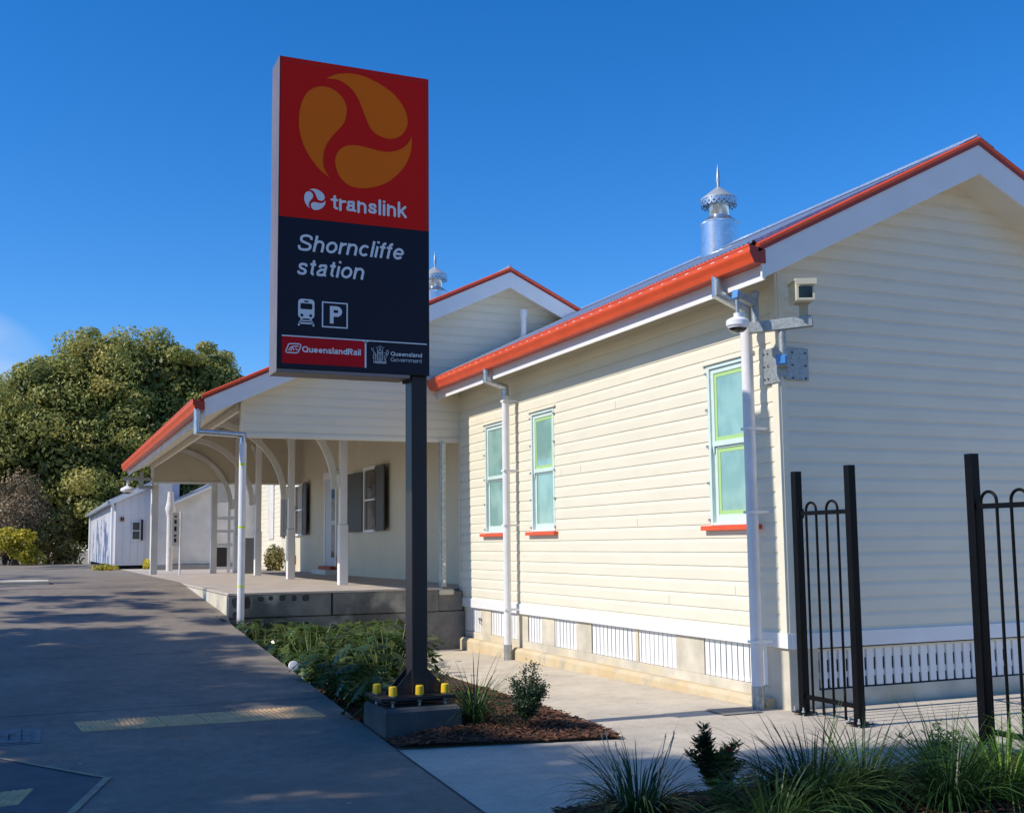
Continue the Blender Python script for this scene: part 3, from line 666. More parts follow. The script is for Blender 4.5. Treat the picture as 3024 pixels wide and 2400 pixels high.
corrug(2*RX2-2.36, zt(2.36), RX2, zt(RX2), YB0+.03, YB1).build('roof', M['zinc'], B, smooth='all')
b = MB(); b.tube([(RX2, YB0-.01, zt(RX2)+.02), (RX2, YB1, zt(RX2)+.02)], .03, 10); b.build('ridge_cap', M['zinc'], r2)
for sg in (-1, 1):
    xa = 2.50 if sg < 0 else 2*RX2-2.50; b = MB()
    b.quad((xa, YB0+.036, 3.82), (xa, YV, 3.82), (RX2, YV, 3.82+S2*(RX2-2.5)), (RX2, YB0+.036, 3.82+S2*(RX2-2.5))); b.build('gable_soffit', M['cream'], B)
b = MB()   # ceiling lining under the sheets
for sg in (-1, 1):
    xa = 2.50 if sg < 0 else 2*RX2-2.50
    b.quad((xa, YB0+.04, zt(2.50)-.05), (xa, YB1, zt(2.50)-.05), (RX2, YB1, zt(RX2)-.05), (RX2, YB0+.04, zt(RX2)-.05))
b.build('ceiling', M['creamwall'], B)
b = MB(); b.box(2.460, 2.485, YB0+.04, YB1, 3.685, 3.985); b.build('fascia', M['offwhite'], B)
b = MB(); b.quad((2.485, YV-.36, 3.72), (3.05, YV-.36, 4.0), (3.05, YB1-.05, 4.0), (2.485, YB1-.05, 3.72)); b.box(3.04, 3.10, YV+.08, YB1-.1, 3.86, 4.12); b.build('eaves_soffit', M['cream'], B)
gutter(B, 2.265, 3.80, YB0-.03, YB1, s=1.0)
downpipe(B, (2.35, 18.02, 3.82), 3.46, (3.085, 18.13, 3.44), -.12, r=.058, marks=(2.95, 1.95, 1.02), galvbot=False)
flue(B, (7.78, 22.2), 6.45, 1.0)
YS = [20.7, 25.3, 29.3, 32.6]; PX = 5.40
ztu = lambda x: zt(x)-.05
for y in YS:
    b = MB(); b.box(PX-.07, PX+.07, y-.07, y+.07, 2.05, ztu(PX)-.02); b.box(PX-.085, PX+.085, y-.085, y+.085, .92, 2.05); p = b.build('verandah_post', M['white'], B, bevel=.012)
    b = MB(); b.box(PX-.13, PX-.071, y-.05, y+.05, 2.83, 3.0); b.box(PX-.11, PX-.071, y-.045, y+.045, 2.75, 2.83); b.build('corbel', M['white'], p, bevel=.01)
    # curved bracket out to the eaves
    cx_, cz_, ri, ro = 3.55, 2.72, 1.62, 1.75; N = 14; fr1 = []; fr2 = []
    for i in range(N+1):
        a = math.pi/2*(1-i/N)*.97+.12*(i == 99)
        fr1.append((cx_+ri*math.cos(a), cz_+ri*math.sin(a))); fr2.append((cx_+ro*math.cos(a), cz_+ro*math.sin(a)))
    fr2 = [(min(x, PX-.07), min(z_, ztu(x)-.1)) for x, z_ in fr2]
    b = MB(); vs = []
    for (xa, za), (xb, zb) in zip(fr1, fr2): vs += [(xa, y-.04, za), (xb, y-.04, zb), (xb, y+.04, zb), (xa, y+.04, za)]
    fs = []
    for i in range(N):
        for j in range(4): fs.append((4*i+j, 4*i+(j+1) % 4, 4*i+4+(j+1) % 4, 4*i+4+j))
    b.add(vs, fs+[(3, 2, 1, 0), (4*N, 4*N+1, 4*N+2, 4*N+3)]); b.build('curved_bracket', M['offwhite'], p, bevel=.004)
    b = MB(); b.beam((2.50, y, ztu(2.50)-.06), (7.28, y, ztu(7.28)-.06), .07, .12); b.build('rafter', M['offwhite'], B)
    # small bracket along the post line
    b = MB(); vs = []; N = 8
    for i in range(N+1):
        a = math.pi/2*i/N; vs += [(PX-.035, y+.07+.9*(1-math.cos(a)), 3.35+.9*math.sin(a)), (PX-.035, y+.07+.9*(1-math.cos(a)), 3.47+.9*math.sin(a)), (PX+.035, y+.07+.9*(1-math.cos(a)), 3.47+.9*math.sin(a)), (PX+.035, y+.07+.9*(1-math.cos(a)), 3.35+.9*math.sin(a))]
    fs = [(4*i+j, 4*i+(j+1) % 4, 4*i+4+(j+1) % 4, 4*i+4+j) for i in range(N) for j in range(4)]
    b.add(vs, fs); b.build('side_bracket', M['offwhite'], p)
y = YV+.7
b = MB()
while y < YB1-.2: b.beam((2.50, y, ztu(2.50)-.035), (7.28, y, ztu(7.28)-.035), .05, .07); y += .9
b.build('purlin', M['offwhite'], B)
b = MB(); b.box(PX-.05, PX+.05, YV+.1, YB1-.3, ztu(PX)-.28, ztu(PX)-.1); b.build('verandah_beam', M['offwhite'], B)
# end bulkhead
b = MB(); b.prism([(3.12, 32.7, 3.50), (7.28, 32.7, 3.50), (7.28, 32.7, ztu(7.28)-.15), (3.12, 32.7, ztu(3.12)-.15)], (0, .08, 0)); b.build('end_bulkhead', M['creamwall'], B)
b = MB(); b.box(3.05, 3.119, 32.66, 32.82, 3.42, 4.0); b.box(3.12, 7.28, 32.66, 32.699, 3.44, 3.50); split_build(b, 'bulkhead_trim', M['white'], B)
b = MB(); b.box(3.07, 3.25, 32.62, 32.80, .90, 3.43); b.box(4.70, 4.86, 32.62, 32.80, .90, 3.43); split_build(b, 'end_post', M['offwhite'], B, bevel=.01)
# long wall of the verandah with openings filled by window and door parts
VX = 7.30
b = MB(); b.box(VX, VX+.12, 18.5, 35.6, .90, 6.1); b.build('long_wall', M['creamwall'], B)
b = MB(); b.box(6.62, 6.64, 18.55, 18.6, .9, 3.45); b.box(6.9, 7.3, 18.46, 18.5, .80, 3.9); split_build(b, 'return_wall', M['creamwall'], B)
sd = siding(lambda u, z_, o: (VX+.02-o, u, z_), lambda z_: 35.6, lambda z_: 46, 1.0, 4.6, phase=0); sd.build('far_wall', M['cream'], B)
b = MB(); b.box(VX+.03, VX+4, 35.6, 46, .9, 4.7); b.build('far_core', M['cream'], B)
b = MB(); b.box(VX-.03, VX+.0, 36.8, 36.9, 1.9, 3.9); b.box(VX-.03, VX, 37.6, 37.7, 1.9, 3.9); b.box(VX-.03, VX, 36.9, 37.6, 3.8, 3.9); b.box(VX-.03, VX, 36.9, 37.6, 1.9, 1.98); b.box(VX-.025, VX-.01, 36.9, 37.6, 1.98, 3.8); b.build('far_window', M['offwhite'], B)
def vwin(y0, y1, z0, z1, nearsh, farsh, dz=0):
    f_ = MB(); f_.box(VX-.05, VX-.0, y0-.09, y0, z0-.06, z1+.08); f_.box(VX-.05, VX-.0, y1, y1+.09, z0-.06, z1+.08); f_.box(VX-.05, VX-.0, y0, y1, z1, z1+.08); f_.box(VX-.07, VX-.0, y0, y1, z0-.06, z0)
    w_ = f_.build('window', M['white'], B, bevel=.004)
    p = MB(); p.box(VX-.012, VX-.004, y0, y1, z0, z1); p.build('pane', M['glassdark'], w_)
    p = MB(); p.box(VX-.03, VX-.013, y0, y1, (z0+z1)/2-.02, (z0+z1)/2+.02); p.build('meeting_rail', M['white'], w_)
    # shutters: panelled leaves hinged at the frame; the near one stands open
    def leaf(hy, dirv, L, za, zb):
        d = Vector(dirv).normalized(); n = d.cross(Vector((0, 0, 1))).normalized(); c0 = Vector((VX-.06, hy, 0)); s_ = MB()
        for a_, c_ in ((0, .075), (L-.075, L)): s_.obox(c0+d*(a_+c_)/2+Vector((0, 0, (za+zb)/2)), d*(c_-a_)/2, n*.018, (0, 0, (zb-za)/2))
        for a_, c_ in ((za, za+.10), (zb-.09, zb), ((za+zb)/2-.04, (za+zb)/2+.04)): s_.obox(c0+d*L/2+Vector((0, 0, (a_+c_)/2)), d*(L/2-.075), n*.0175, (0, 0, (c_-a_)/2))
        s_.obox(c0+d*L/2+Vector((0, 0, (za+zb)/2)), d*(L/2-.075), n*.008, (0, 0, (zb-za)/2-.09)); s_.build('shutter', M['shutter'], w_, bevel=.003)
    leaf(y0-.09, (-.07, -1, 0), nearsh, z0-.04, z1+.04); leaf(y1+.09, (-.10, 1, 0), farsh, z0-.04, z1-.02)
vwin(24.95, 25.85, 2.02, 3.42, .95, 1.1)
vwin(32.45, 33.45, 2.02, 3.42, .75, 1.0)
leafb = MB(); leafb.box(VX-.06, VX-.01, 35.0, 35.5, 1.95, 3.45); leafb.build('shutter', M['shutter'], B)
f_ = MB(); f_.box(VX-.05, VX, 28.50, 28.60, 1.12, 3.42); f_.box(VX-.05, VX, 29.70, 29.80, 1.12, 3.42); f_.box(VX-.06, VX, 28.45, 29.85, 3.42, 3.62); fo = f_.build('door', M['white'], B, bevel=.004)
p = MB(); p.box(VX-.03, VX-.005, 28.60, 29.70, 1.14, 3.42); p.build('door_leaf', M['bluedoor'], fo)
p = MB(); p.box(VX-.034, VX-.031, 28.72, 29.05, 1.35, 2.2); p.box(VX-.034, VX-.031, 28.72, 29.05, 2.32, 3.3); p.build('door_glass', M['glassdark'], fo)
p = MB(); p.box(VX-.35, VX, 28.4, 29.9, .92, 1.04); p.build('door_step', M['offwhite'], fo, bevel=.008)
p = MB(); p.box(VX-.20, VX-.06, 28.5, 29.8, 1.041, 1.13); p.build('door_sill', M['darkred'], fo)
# galvanised post beside the corner
t = MB(); t.box(6.50, 6.60, 18.30, 18.40, .93, 3.43); t.box(6.515, 6.585, 18.285, 18.299, .95, 3.42); gp = t.build('steel_post', M['galvdull'], B, bevel=.003)
t = MB()
for zz in (1.03, 1.32): t.tube([(6.55, 18.27, zz), (6.55, 18.29, zz)], .026, 10)
t.build('bolt', M['bolt'], gp)
tg = MB(); tg.box(5.47, 5.50, 25.19, 25.21, 1.25, 1.45); tg.box(VX-.07, VX-.06, 28.36, 28.42, 1.1, 1.4); split_build(tg, 'marker_tag', M['orange'], B)

# platform block
P = thing('platform', (2.92, 18.2, 0), 'weathered concrete platform block carrying the verandah', 'platform')
b = MB(); b.box(2.93, 7.3, 18.23, 46, -.3, .52); b.build('lower_wall', M['oldconc'], P, bevel=.012)
b = MB(); b.box(2.90, 4.56, 18.20, 24.2, .53, .885); b.box(4.585, 6.42, 18.20, 24.2, .53, .885); b.box(6.43, 6.88, 18.25, 20, .53, .86); b.build('upper_course', M['oldconc'], P, bevel=.015)
b = MB(); b.box(2.885, 2.899, 18.22, 24, .30, .88); b.build('side_render', M['paleconc'], P)
b = MB(); b.box(2.89, 6.50, 18.19, 24.2, .887, .926); b.box(6.5, 7.3, 18.42, 24.2, .887, .925); b.box(2.96, 7.3, 24.2, 46, .80, .922); b.build('platform_top', M['platform'], P, bevel=.008)
b = MB(); random.seed(5)
for x0, wd, z0, h in ((2.95, .32, .66, .21), (3.36, .11, .77, .10), (3.53, .09, .79, .08), (3.70, .12, .78, .10), (3.90, .10, .77, .10), (4.08, .12, .76, .12), (2.96, .16, .545, .09)):
    n = random.choice((5, 6, 7)); cxx, czz = x0+wd/2, z0+h/2; b.prism([(cxx+wd/2*abs(math.cos(a))**.6*(1 if math.cos(a) > 0 else -1)*random.uniform(.85, 1.05), 18.197, czz+h/2*abs(math.sin(a))**.6*(1 if math.sin(a) > 0 else -1)*random.uniform(.85, 1.05)) for a in [2*math.pi*i/n for i in range(n)]][::-1], (0, .006, 0))
split_build(b, 'black_patch', M['joint'], P)
b = MB(); b.box(6.42, 6.70, 18.16, 18.3, .80, .90); b.build('grout_lump', M['paleconc'], P, bevel=.03)

# ================================================================ PYLON SIGN
SX0, SX1, SZ0, SZ1, SY = 2.012, 3.482, 3.268, 6.234, 10.10
T = thing('station_sign', (3.39, 10.2, 0.), 'tall red and navy station sign on a dark steel pole', 'sign')
b = MB(); b.box(SX0, SX1, SY+.006, SY+.33, SZ0, SZ1); box_ = b.build('sign_box', M['bronze'], T, bevel=.004)
b = MB(); b.box(SX0-.006, SX0-.0, SY-.002, SY+.10, SZ0-.006, SZ1+.004); b.box(SX0-.006, SX0, SY+.106, SY+.334, SZ0-.006, SZ1+.004); b.box(SX0-.006, SX1-.20, SY-.004, SY+.06, SZ0-.034, SZ0-.004); b.box(SX0-.006, SX1-.20, SY+.065, SY+.33, SZ0-.03, SZ0-.004); split_build(b, 'edge_trim', M['bronzeedge'], T, bevel=.002)
Yf = SY
def flat(poly, y, name, m, par, th=.0015):
    # turn a closed 2D outline (x, z) into a thin solid; triangulated by bmesh so it may be concave
    bm = bmesh.new(); og = ORG[par.name]
    vs = [bm.verts.new((x-og.x, y-og.y, z_-og.z)) for x, z_ in poly]; f = bm.faces.new(vs)
    if f.normal.dot(Vector((0, -1, 0))) < 0: f.normal_update()
    bmesh.ops.triangulate(bm, faces=[f]); me = bpy.data.meshes.new(name); bm.to_mesh(me); bm.free(); me.materials.append(m)
    o = bpy.data.objects.new(name, me); COL.objects.link(o); o.parent = par; ORG[o.name] = og
    sm = o.modifiers.new('solid', 'SOLIDIFY'); sm.thickness = th; sm.offset = 0
    return o
def crom(pts, n=6, tip=0):
    out = []; N = len(pts)
    for i in range(N):
        p0, p1, p2, p3 = [Vector(pts[(i+k) % N]) for k in (-1, 0, 1, 2)]
        if i == 0: p0 = p1
        if i == N-1: p3 = p2
        for j in range(n):
            t = j/n; out.append(tuple(.5*((2*p1)+(p2-p0)*t+(2*p0-5*p1+4*p2-p3)*t*t+(3*p1-p0-3*p2+p3)*t**3)))
    return out
b = MB(); b.box(SX0+.006, SX1-.006, SY, SY+.006, 4.690, SZ1-.006); b.build('red_panel', M['signred'], T)
b = MB(); b.box(SX0+.006, SX1-.006, SY, SY+.006, SZ0+.006, 4.689); b.build('navy_panel', M['signnavy'], T)
b = MB(); b.box(SX1-.038, SX1-.030, SY-.0035, SY, 4.69, SZ1-.04); b.box(SX0+.02, SX1-.038, SY-.0035, SY, SZ1-.045, SZ1-.040); b.build('panel_edge', M['darkred'], T)
LG = [[(2.491, 5.11), (2.395, 5.173), (2.306, 5.277), (2.242, 5.388), (2.202, 5.518), (2.193, 5.636), (2.204, 5.748), (2.238, 5.854), (2.281, 5.921), (2.34, 5.966), (2.404, 5.989), (2.474, 5.989), (2.539, 5.966), (2.599, 5.919), (2.635, 5.863), (2.65, 5.804), (2.645, 5.732), (2.621, 5.657), (2.571, 5.589), (2.516, 5.521), (2.467, 5.449), (2.436, 5.369), (2.424, 5.287), (2.431, 5.208), (2.454, 5.156)],
      [(2.453, 6.077), (2.528, 6.122), (2.608, 6.148), (2.699, 6.162), (2.801, 6.156), (2.914, 6.127), (3.028, 6.078), (3.122, 6.019), (3.19, 5.946), (3.237, 5.87), (3.258, 5.8), (3.256, 5.727), (3.226, 5.655), (3.174, 5.601), (3.101, 5.57), (3.028, 5.569), (2.946, 5.595), (2.889, 5.644), (2.853, 5.711), (2.817, 5.798), (2.781, 5.885), (2.74, 5.961), (2.689, 6.015), (2.629, 6.057), (2.548, 6.08)],
      [(3.3, 5.618), (3.302, 5.546), (3.289, 5.451), (3.252, 5.353), (3.194, 5.263), (3.111, 5.176), (3.018, 5.108), (2.916, 5.066), (2.815, 5.043), (2.724, 5.043), (2.643, 5.074), (2.583, 5.137), (2.553, 5.203), (2.541, 5.272), (2.552, 5.334), (2.587, 5.394), (2.642, 5.435), (2.712, 5.453), (2.793, 5.455), (2.885, 5.444), (2.977, 5.432), (3.07, 5.434), (3.153, 5.459), (3.226, 5.505), (3.273, 5.558)]]
for L in LG: flat(crom(L), Yf-.003, 'swirl_leaf', M['signorange'], T)
def sm_(p): return (2.249+(p[0]-2.193)/(3.302-2.193)*(2.451-2.249), 4.780+(p[1]-5.043)/(6.162-5.043)*(4.982-4.780))
for L in LG: flat(crom([sm_(p) for p in L], 4), Yf-.003, 'small_swirl_leaf', M['signwhite'], T)
def ell(cx, cy, rx, ry, a0, a1, n=18):
    return [(cx+rx*math.cos(R(a0+(a1-a0)*i/n)), cy+ry*math.sin(R(a0+(a1-a0)*i/n))) for i in range(n+1)]
def smooth(pts, n=6):
    out = []; N = len(pts)
    for i in range(N-1):
        p0 = Vector(pts[max(0, i-1)]); p1 = Vector(pts[i]); p2 = Vector(pts[i+1]); p3 = Vector(pts[min(N-1, i+2)])
        for j in range(n):
            t = j/n; out.append(tuple(.5*((2*p1)+(p2-p0)*t+(2*p0-5*p1+4*p2-p3)*t*t+(3*p1-p0-3*p2+p3)*t**3)))
    return out+[pts[-1]]
def glyph(c, w):
    """centre lines of a grotesque letter whose x-height is 1; returns (paths, advance)"""
    h = w/2; A = 1.38; C = 1.40
    def n_(W, x=0): return [(x+h, .6)]+ell(x+W/2, .58, W/2-h, .42-h, 180, 0)+[(x+W-h, 0)]
    if c == 'n': return [[(h, 0), (h, 1)], n_(.84)], .84
    if c == 'h': return [[(h, 0), (h, A)], n_(.84)], .84
    if c == 'm': return [[(h, 0), (h, 1)], n_(.74), n_(.74, .74-w)], 1.48-w
    if c == 'u': return [[(.84-h, 0), (.84-h, 1)], [(h, 1)]+ell(.42, .42, .42-h, .42-h, 180, 360)], .84
    if c == 'r': return [[(h, 0), (h, 1)], ell(h+.36, .56, .36, .43-h, 180, 78)], .50
    if c == 'o': return [ell(.46, .5, .46-h, .5-h, 0, 360, 32)], .92
    if c == 'c': return [ell(.44, .5, .44-h, .5-h, 42, 318, 26)], .84
    if c == 'e': return [[(.9-h, .5)]+ell(.45, .5, .45-h, .5-h, 0, 322, 30), [(h, .49), (.9-h, .49)]], .90
    if c == 'l': return [[(h, 0), (h, A)]], w
    if c == 'i': return [[(h, 0), (h, .98)], [(h, A-w*.75), (h, A+.03)]], w
    if c == 'f': return [[(.14+h, 0), (.14+h, 1.12)]+ell(.14+h+.22, 1.12, .22, A-h-1.12, 180, 92, 8), [(0, .93), (.46, .93)]], .47
    if c == 't': return [[(.14+h, 1.28), (.14+h, .26)]+ell(.14+h+.22, .26, .22, .26-h, 180, 265, 8), [(0, .93), (.46, .93)]], .48
    if c == 's': return [smooth([(.76-h, .70), (.70-h, .86), (.40, 1-h), (.10+h, .86), (.04+h, .72), (.12+h, .58), (.40, .5), (.70-h, .41), (.78-h, .27), (.70-h, .12), (.40, h), (.08+h, .14), (h, .31)])], .79
    if c == 'a': return [smooth([(.06+h, .70), (.12+h, .88), (.40, 1-h), (.66-h*.2, .90), (.76-h, .70)])+[(.76-h, .12), (.84-h*.3, h*.6)], smooth([(.76-h, .60), (.60, .56), (.36, .53), (.10+h, .44), (h, .27), (.06+h, .10), (.30, h), (.56, .12), (.76-h, .34)])], .84
    if c == 'k': return [[(h, 0), (h, A)], [(h, .36), (.70, 1)], [(.30, .60), (.74, 0)]], .80
    if c == 'd': return [ell(.43, .5, .43-h, .5-h, 0, 360, 30), [(.88-h, 0), (.88-h, A)]], .88
    if c == 'v': return [[(.03+h*.4, 1), (.41, h*.4), (.79-h*.4, 1)]], .82
    if c == 'S': return [smooth([(1.08-h, .98), (1.0-h, 1.2), (.56, C-h), (.14+h, 1.22), (.06+h, 1.02), (.16+h, .82), (.56, .70), (1.0-h, .57), (1.12-h, .38), (1.0-h, .16), (.56, h), (.12+h, .17), (h, .44)])], 1.12
    if c == 'Q': return [ell(.64, .7, .64-h, .7-h, 0, 360, 34), [(.72, .34), (1.2, 0)]], 1.28
    if c == 'G': return [ell(.62, .7, .62-h, .7-h, 40, 342, 30)+[(1.2-h, .66), (.68, .66)], [(1.2-h, .66), (1.2-h, 0)]], 1.2
    if c == 'R': return [[(h, 0), (h, C)], [(h, C-h), (.6, C-h)]+ell(.6, 1.02, .42-h, C-h-1.02, 90, -90, 14)+[(h, .64+h)], [(.58, .66), (.98-h, .0)]], 1.02
    if c == 'P': return [[(h, 0), (h, C)], [(h, C-h), (.56, C-h)]+ell(.56, .98, .42-h, C-h-.98, 90, -90, 14)+[(h, .56+h)]], .98
    return [], .4
def text(body, x0, x1, zb, xh, name, m, wt=.19, shear=0., rounded=False, gap=.15, par=None):
    par = par or T; cur = 0; paths = []
    for ch in body:
        ps, adv = glyph(ch, wt)
        if ch == 'f' and body[body.index(ch)-1] != ' ': cur -= .04
        for p in ps: paths.append([(x+cur, z_) for x, z_ in p])
        cur += adv+gap
    cur -= gap; wid = cur; sx = (x1-x0)/(wid+shear*1.0); lift = 0
    b = MB()
    for p in paths:
        lift += 1; y = Yf-.0040-.00012*(lift % 7); pts = []
        for x, z_ in p:
            q = Vector((x0+(x+shear*z_)*sx, z_*xh))
            if not pts or (q-pts[-1]).length > 1e-5: pts.append(q)
        hw = wt*xh/2; hx = wt*sx/2; N = len(pts); L = []; Rr = []
        for i, q in enumerate(pts):
            d = (pts[min(i+1, N-1)]-pts[max(i-1, 0)])
            if d.length < 1e-9: d = Vector((1, 0))
            d.normalize(); nn = Vector((-d.y, d.x)); k = 1.0
            if 0 < i < N-1:
                d1 = (q-pts[i-1]).normalized(); cs = max(.6, d.dot(d1)); k = 1/cs
            e = Vector((nn.x*hx, nn.y*hw))*k; L.append(q+e); Rr.append(q-e)
        vs = [(v.x, y, zb+v.y) for v in L]+[(v.x, y, zb+v.y) for v in Rr]
        b.add(vs, [(N+i, N+i+1, i+1, i) for i in range(N-1)])
        if rounded:
            for q in ((pts[0], pts[-1]) if N > 2 or (pts[0]-pts[1]).length > xh*.35 else ()):
                b.add([(q.x+hx*math.cos(6.283*j/14), y-.0001, zb+q.y+hw*math.sin(6.283*j/14)) for j in range(14)], [tuple(range(14))])
    return b.build(name, m, par)
text('translink', 2.512, 3.245, 4.806, .098, 'wordmark_lettering', M['signwhite'], wt=.235, rounded=True, gap=.16)
text('Shorncliffe', 2.182, 3.232, 4.379, .113, 'station_name_lettering', M['signwhite'], wt=.205, shear=.20)
text('station', 2.182, 2.838, 4.152, .113, 'station_name_lettering', M['signwhite'], wt=.205, shear=.20)
text('P', 2.500, 2.615, 3.712, .118, 'parking_letter', M['signwhite'], wt=.30)
text('QueenslandRail', 2.242, 2.797, 3.427, .0405, 'rail_lettering', M['signwhite'], wt=.26, gap=.10)
text('Queensland', 3.090, 3.402, 3.441, .0285, 'government_lettering', M['signwhite'], wt=.22, gap=.13)
text('Government', 3.090, 3.402, 3.386, .0275, 'government_lettering', M['signwhite'], wt=.13, gap=.14)
# parking square outline
b = MB(); x0, x1, z0, z1, g = 2.425, 2.671, 3.672, 3.915, .012
for q in ((x0, x1, z0, z0+g), (x0, x1, z1-g, z1), (x0, x0+g, z0+g, z1-g), (x1-g, x1, z0+g, z1-g)): b.box(q[0], q[1], Yf-.0035, Yf-.0005, q[2], q[3])
b.build('parking_square', M['signwhite'], T)
# train symbol
def rrect(x0, x1, z0, z1, r, n=5):
    o = []
    for cx_, cz_, a0 in ((x1-r, z0+r, -90), (x1-r, z1-r, 0), (x0+r, z1-r, 90), (x0+r, z0+r, 180)):
        for i in range(n+1): a = R(a0+90*i/n); o.append((cx_+r*math.cos(a), cz_+r*math.sin(a)))
    return o
tr = flat(rrect(2.202, 2.354, 3.742, 3.925, .034), Yf-.003, 'train_symbol', M['signwhite'], T)
flat(rrect(2.223, 2.333, 3.829, 3.884, .012), Yf-.0055, 'symbol_cutout', M['signnavy'], T); flat(rrect(2.258, 2.298, 3.895, 3.909, .006), Yf-.0055, 'symbol_cutout', M['signnavy'], T)
for cx_ in (2.237, 2.319): flat([(cx_+.0135*math.cos(2*math.pi*i/14), 3.771+.0135*math.sin(2*math.pi*i/14)) for i in range(14)], Yf-.0055, 'symbol_cutout', M['signnavy'], T)
b = MB()
def bar2(x0, z0, x1, z1, wd, y=Yf-.0035): b.beam((x0, y+.0015, z0), (x1, y+.0015, z1), wd, .0025, (0, 1, 0))
for s in (-1, 1): bar2(2.278+s*.040, 3.742, 2.278+s*.072, 3.674, .016)
bar2(2.222, 3.722, 2.334, 3.722, .010); bar2(2.205, 3.698, 2.351, 3.698, .014)
b.build('track_symbol', M['signwhite'], T)
# divider line, crimson panel and rail mark
b = MB()
for q in ((2.055, 3.452, 3.566, 3.577), (2.836, 2.852, 3.312, 3.566)): b.box(q[0], q[1], Yf-.0045, Yf-.0022, q[2], q[3])
b.prism([(2.805, Yf-.0045, 3.566), (2.883, Yf-.0045, 3.566), (2.862, Yf-.0045, 3.560), (2.852, Yf-.0045, 3.548), (2.836, Yf-.0045, 3.548), (2.826, Yf-.0045, 3.560)], (0, .002, 0))
b.build('divider_line', M['signwhite'], T)
flat([(2.056, 3.318), (2.836, 3.316), (2.836, 3.54), (2.828, 3.556), (2.808, 3.565), (2.056, 3.566)], Yf-.0015, 'crimson_panel', M['railred'], T)
b = MB(); q = [(2.092, 3.428), (2.118, 3.494), (2.135, 3.500), (2.222, 3.500), (2.231, 3.484), (2.206, 3.424), (2.190, 3.416), (2.100, 3.416)]
for (xa, za), (xb, zb) in zip(q, q[1:]+q[:1]): bar2(xa, za, xb, zb, .011)
for s in ((2.115, 3.440, 2.150, 3.476), (2.150, 3.476, 2.208, 3.478), (2.150, 3.476, 2.168, 3.440), (2.115, 3.440, 2.150, 3.440), (2.180, 3.460, 2.200, 3.440), (2.140, 3.452, 2.150, 3.462)): bar2(*s, .010)
b.build('rail_emblem', M['signwhite'], T)
# coat of arms, drawn as fine line work
b = MB()
def cl(pts, wd=.0028):
    for (xa, za), (xb, zb) in zip(pts[:-1], pts[1:]): bar2(2.985+xa, 3.36+za, 2.985+xb, 3.36+zb, wd)
cl([(-.055, .004), (.055, .004)], .005); cl([(-.06, .013), (.06, .013)], .004); cl([(-.06, .004), (-.06, .013)]); cl([(.06, .004), (.06, .013)])
cl([(-.026, .10), (-.028, .05), (-.018, .028), (0, .016), (.018, .028), (.028, .05), (.026, .10), (-.026, .10)], .004)
cl([(0, .1), (0, .018)]); cl([(-.026, .085), (.026, .085)]); cl([(-.027, .06), (.027, .06)]); cl([(-.018, .072), (-.008, .08)]); cl([(.008, .072), (.02, .08)]); cl([(-.016, .04), (-.006, .052)]); cl([(.006, .052), (.016, .036)]); cl([(-.02, .05), (-.004, .034)]); cl([(.004, .034), (.022, .05)])
cl([(-.022, .105), (-.028, .128), (-.014, .118), (0, .134), (.014, .118), (.028, .128), (.022, .105), (-.022, .105)], .004)
cl([(0, .134), (0, .165)]); cl([(-.012, .15), (0, .142), (.012, .15)]); cl([(-.02, .135), (-.03, .15), (-.038, .160)]); cl([(.02, .135), (.03, .15), (.04, .158)]); cl([(-.006, .165), (.006, .165)]); cl([(-.02, .16), (-.008, .168)]); cl([(.01, .168), (.022, .160)])
cl([(-.085, .145), (-.078, .125), (-.066, .118), (-.070, .135), (-.060, .148)]); cl([(-.066, .118), (-.058, .108), (-.062, .085), (-.066, .06), (-.060, .035), (-.062, .013)], .0035); cl([(-.052, .108), (-.042, .085), (-.046, .06), (-.040, .040), (-.044, .013)], .0035); cl([(-.06, .085), (-.040, .07), (-.028, .08)]); cl([(-.062, .05), (-.044, .05)])
cl([(.086, .12), (.076, .132), (.064, .125), (.068, .105), (.058, .085), (.046, .075), (.044, .05), (.05, .030), (.048, .013)], .0035); cl([(.086, .12), (.080, .095), (.066, .070), (.056, .055), (.056, .035), (.062, .013)], .003); cl([(.06, .11), (.046, .1), (.034, .105)]); cl([(.072, .1), (.06, .085)])
cl([(-.05, .013), (-.03, .024), (-.012, .014)]); cl([(.012, .014), (.03, .024), (.05, .013)])
b.build('coat_of_arms', M['signwhite'], T)
# pole, gussets, base plate and capped bolts
PX0, PX1, PY0, PY1 = 3.318, 3.474, 10.16, 10.36
b = MB(); b.box(PX0, PX1, PY0, PY1, .262, SZ0+.0); b.build('pole', M['bronze'], T, bevel=.008)
b = MB(); b.box(SX1-.19, SX1-.02, SY+.08, SY+.28, SZ0-.05, SZ0-.001); b.build('pole_collar', M['joint'], T)
b = MB(); b.box(2.975, 3.70, 10.02, 10.55, .230, .262); b.build('base_plate', M['bronze'], T, bevel=.003)
b = MB(); b.box(3.01, 3.65, 10.06, 10.50, .205, .212); b.build('levelling_plate', M['joint'], T)
for y in (PY0+.02, PY1-.02):
    for s, xb in ((-1, PX0), (1, PX1)):
        b = MB(); b.prism([(xb, y-.005, .262), (xb+s*.20, y-.005, .262), (xb+s*.20, y-.005, .275), (xb, y-.005, .50)][::s], (0, .01, 0)); split_build(b, 'gusset', M['bronze'], T)
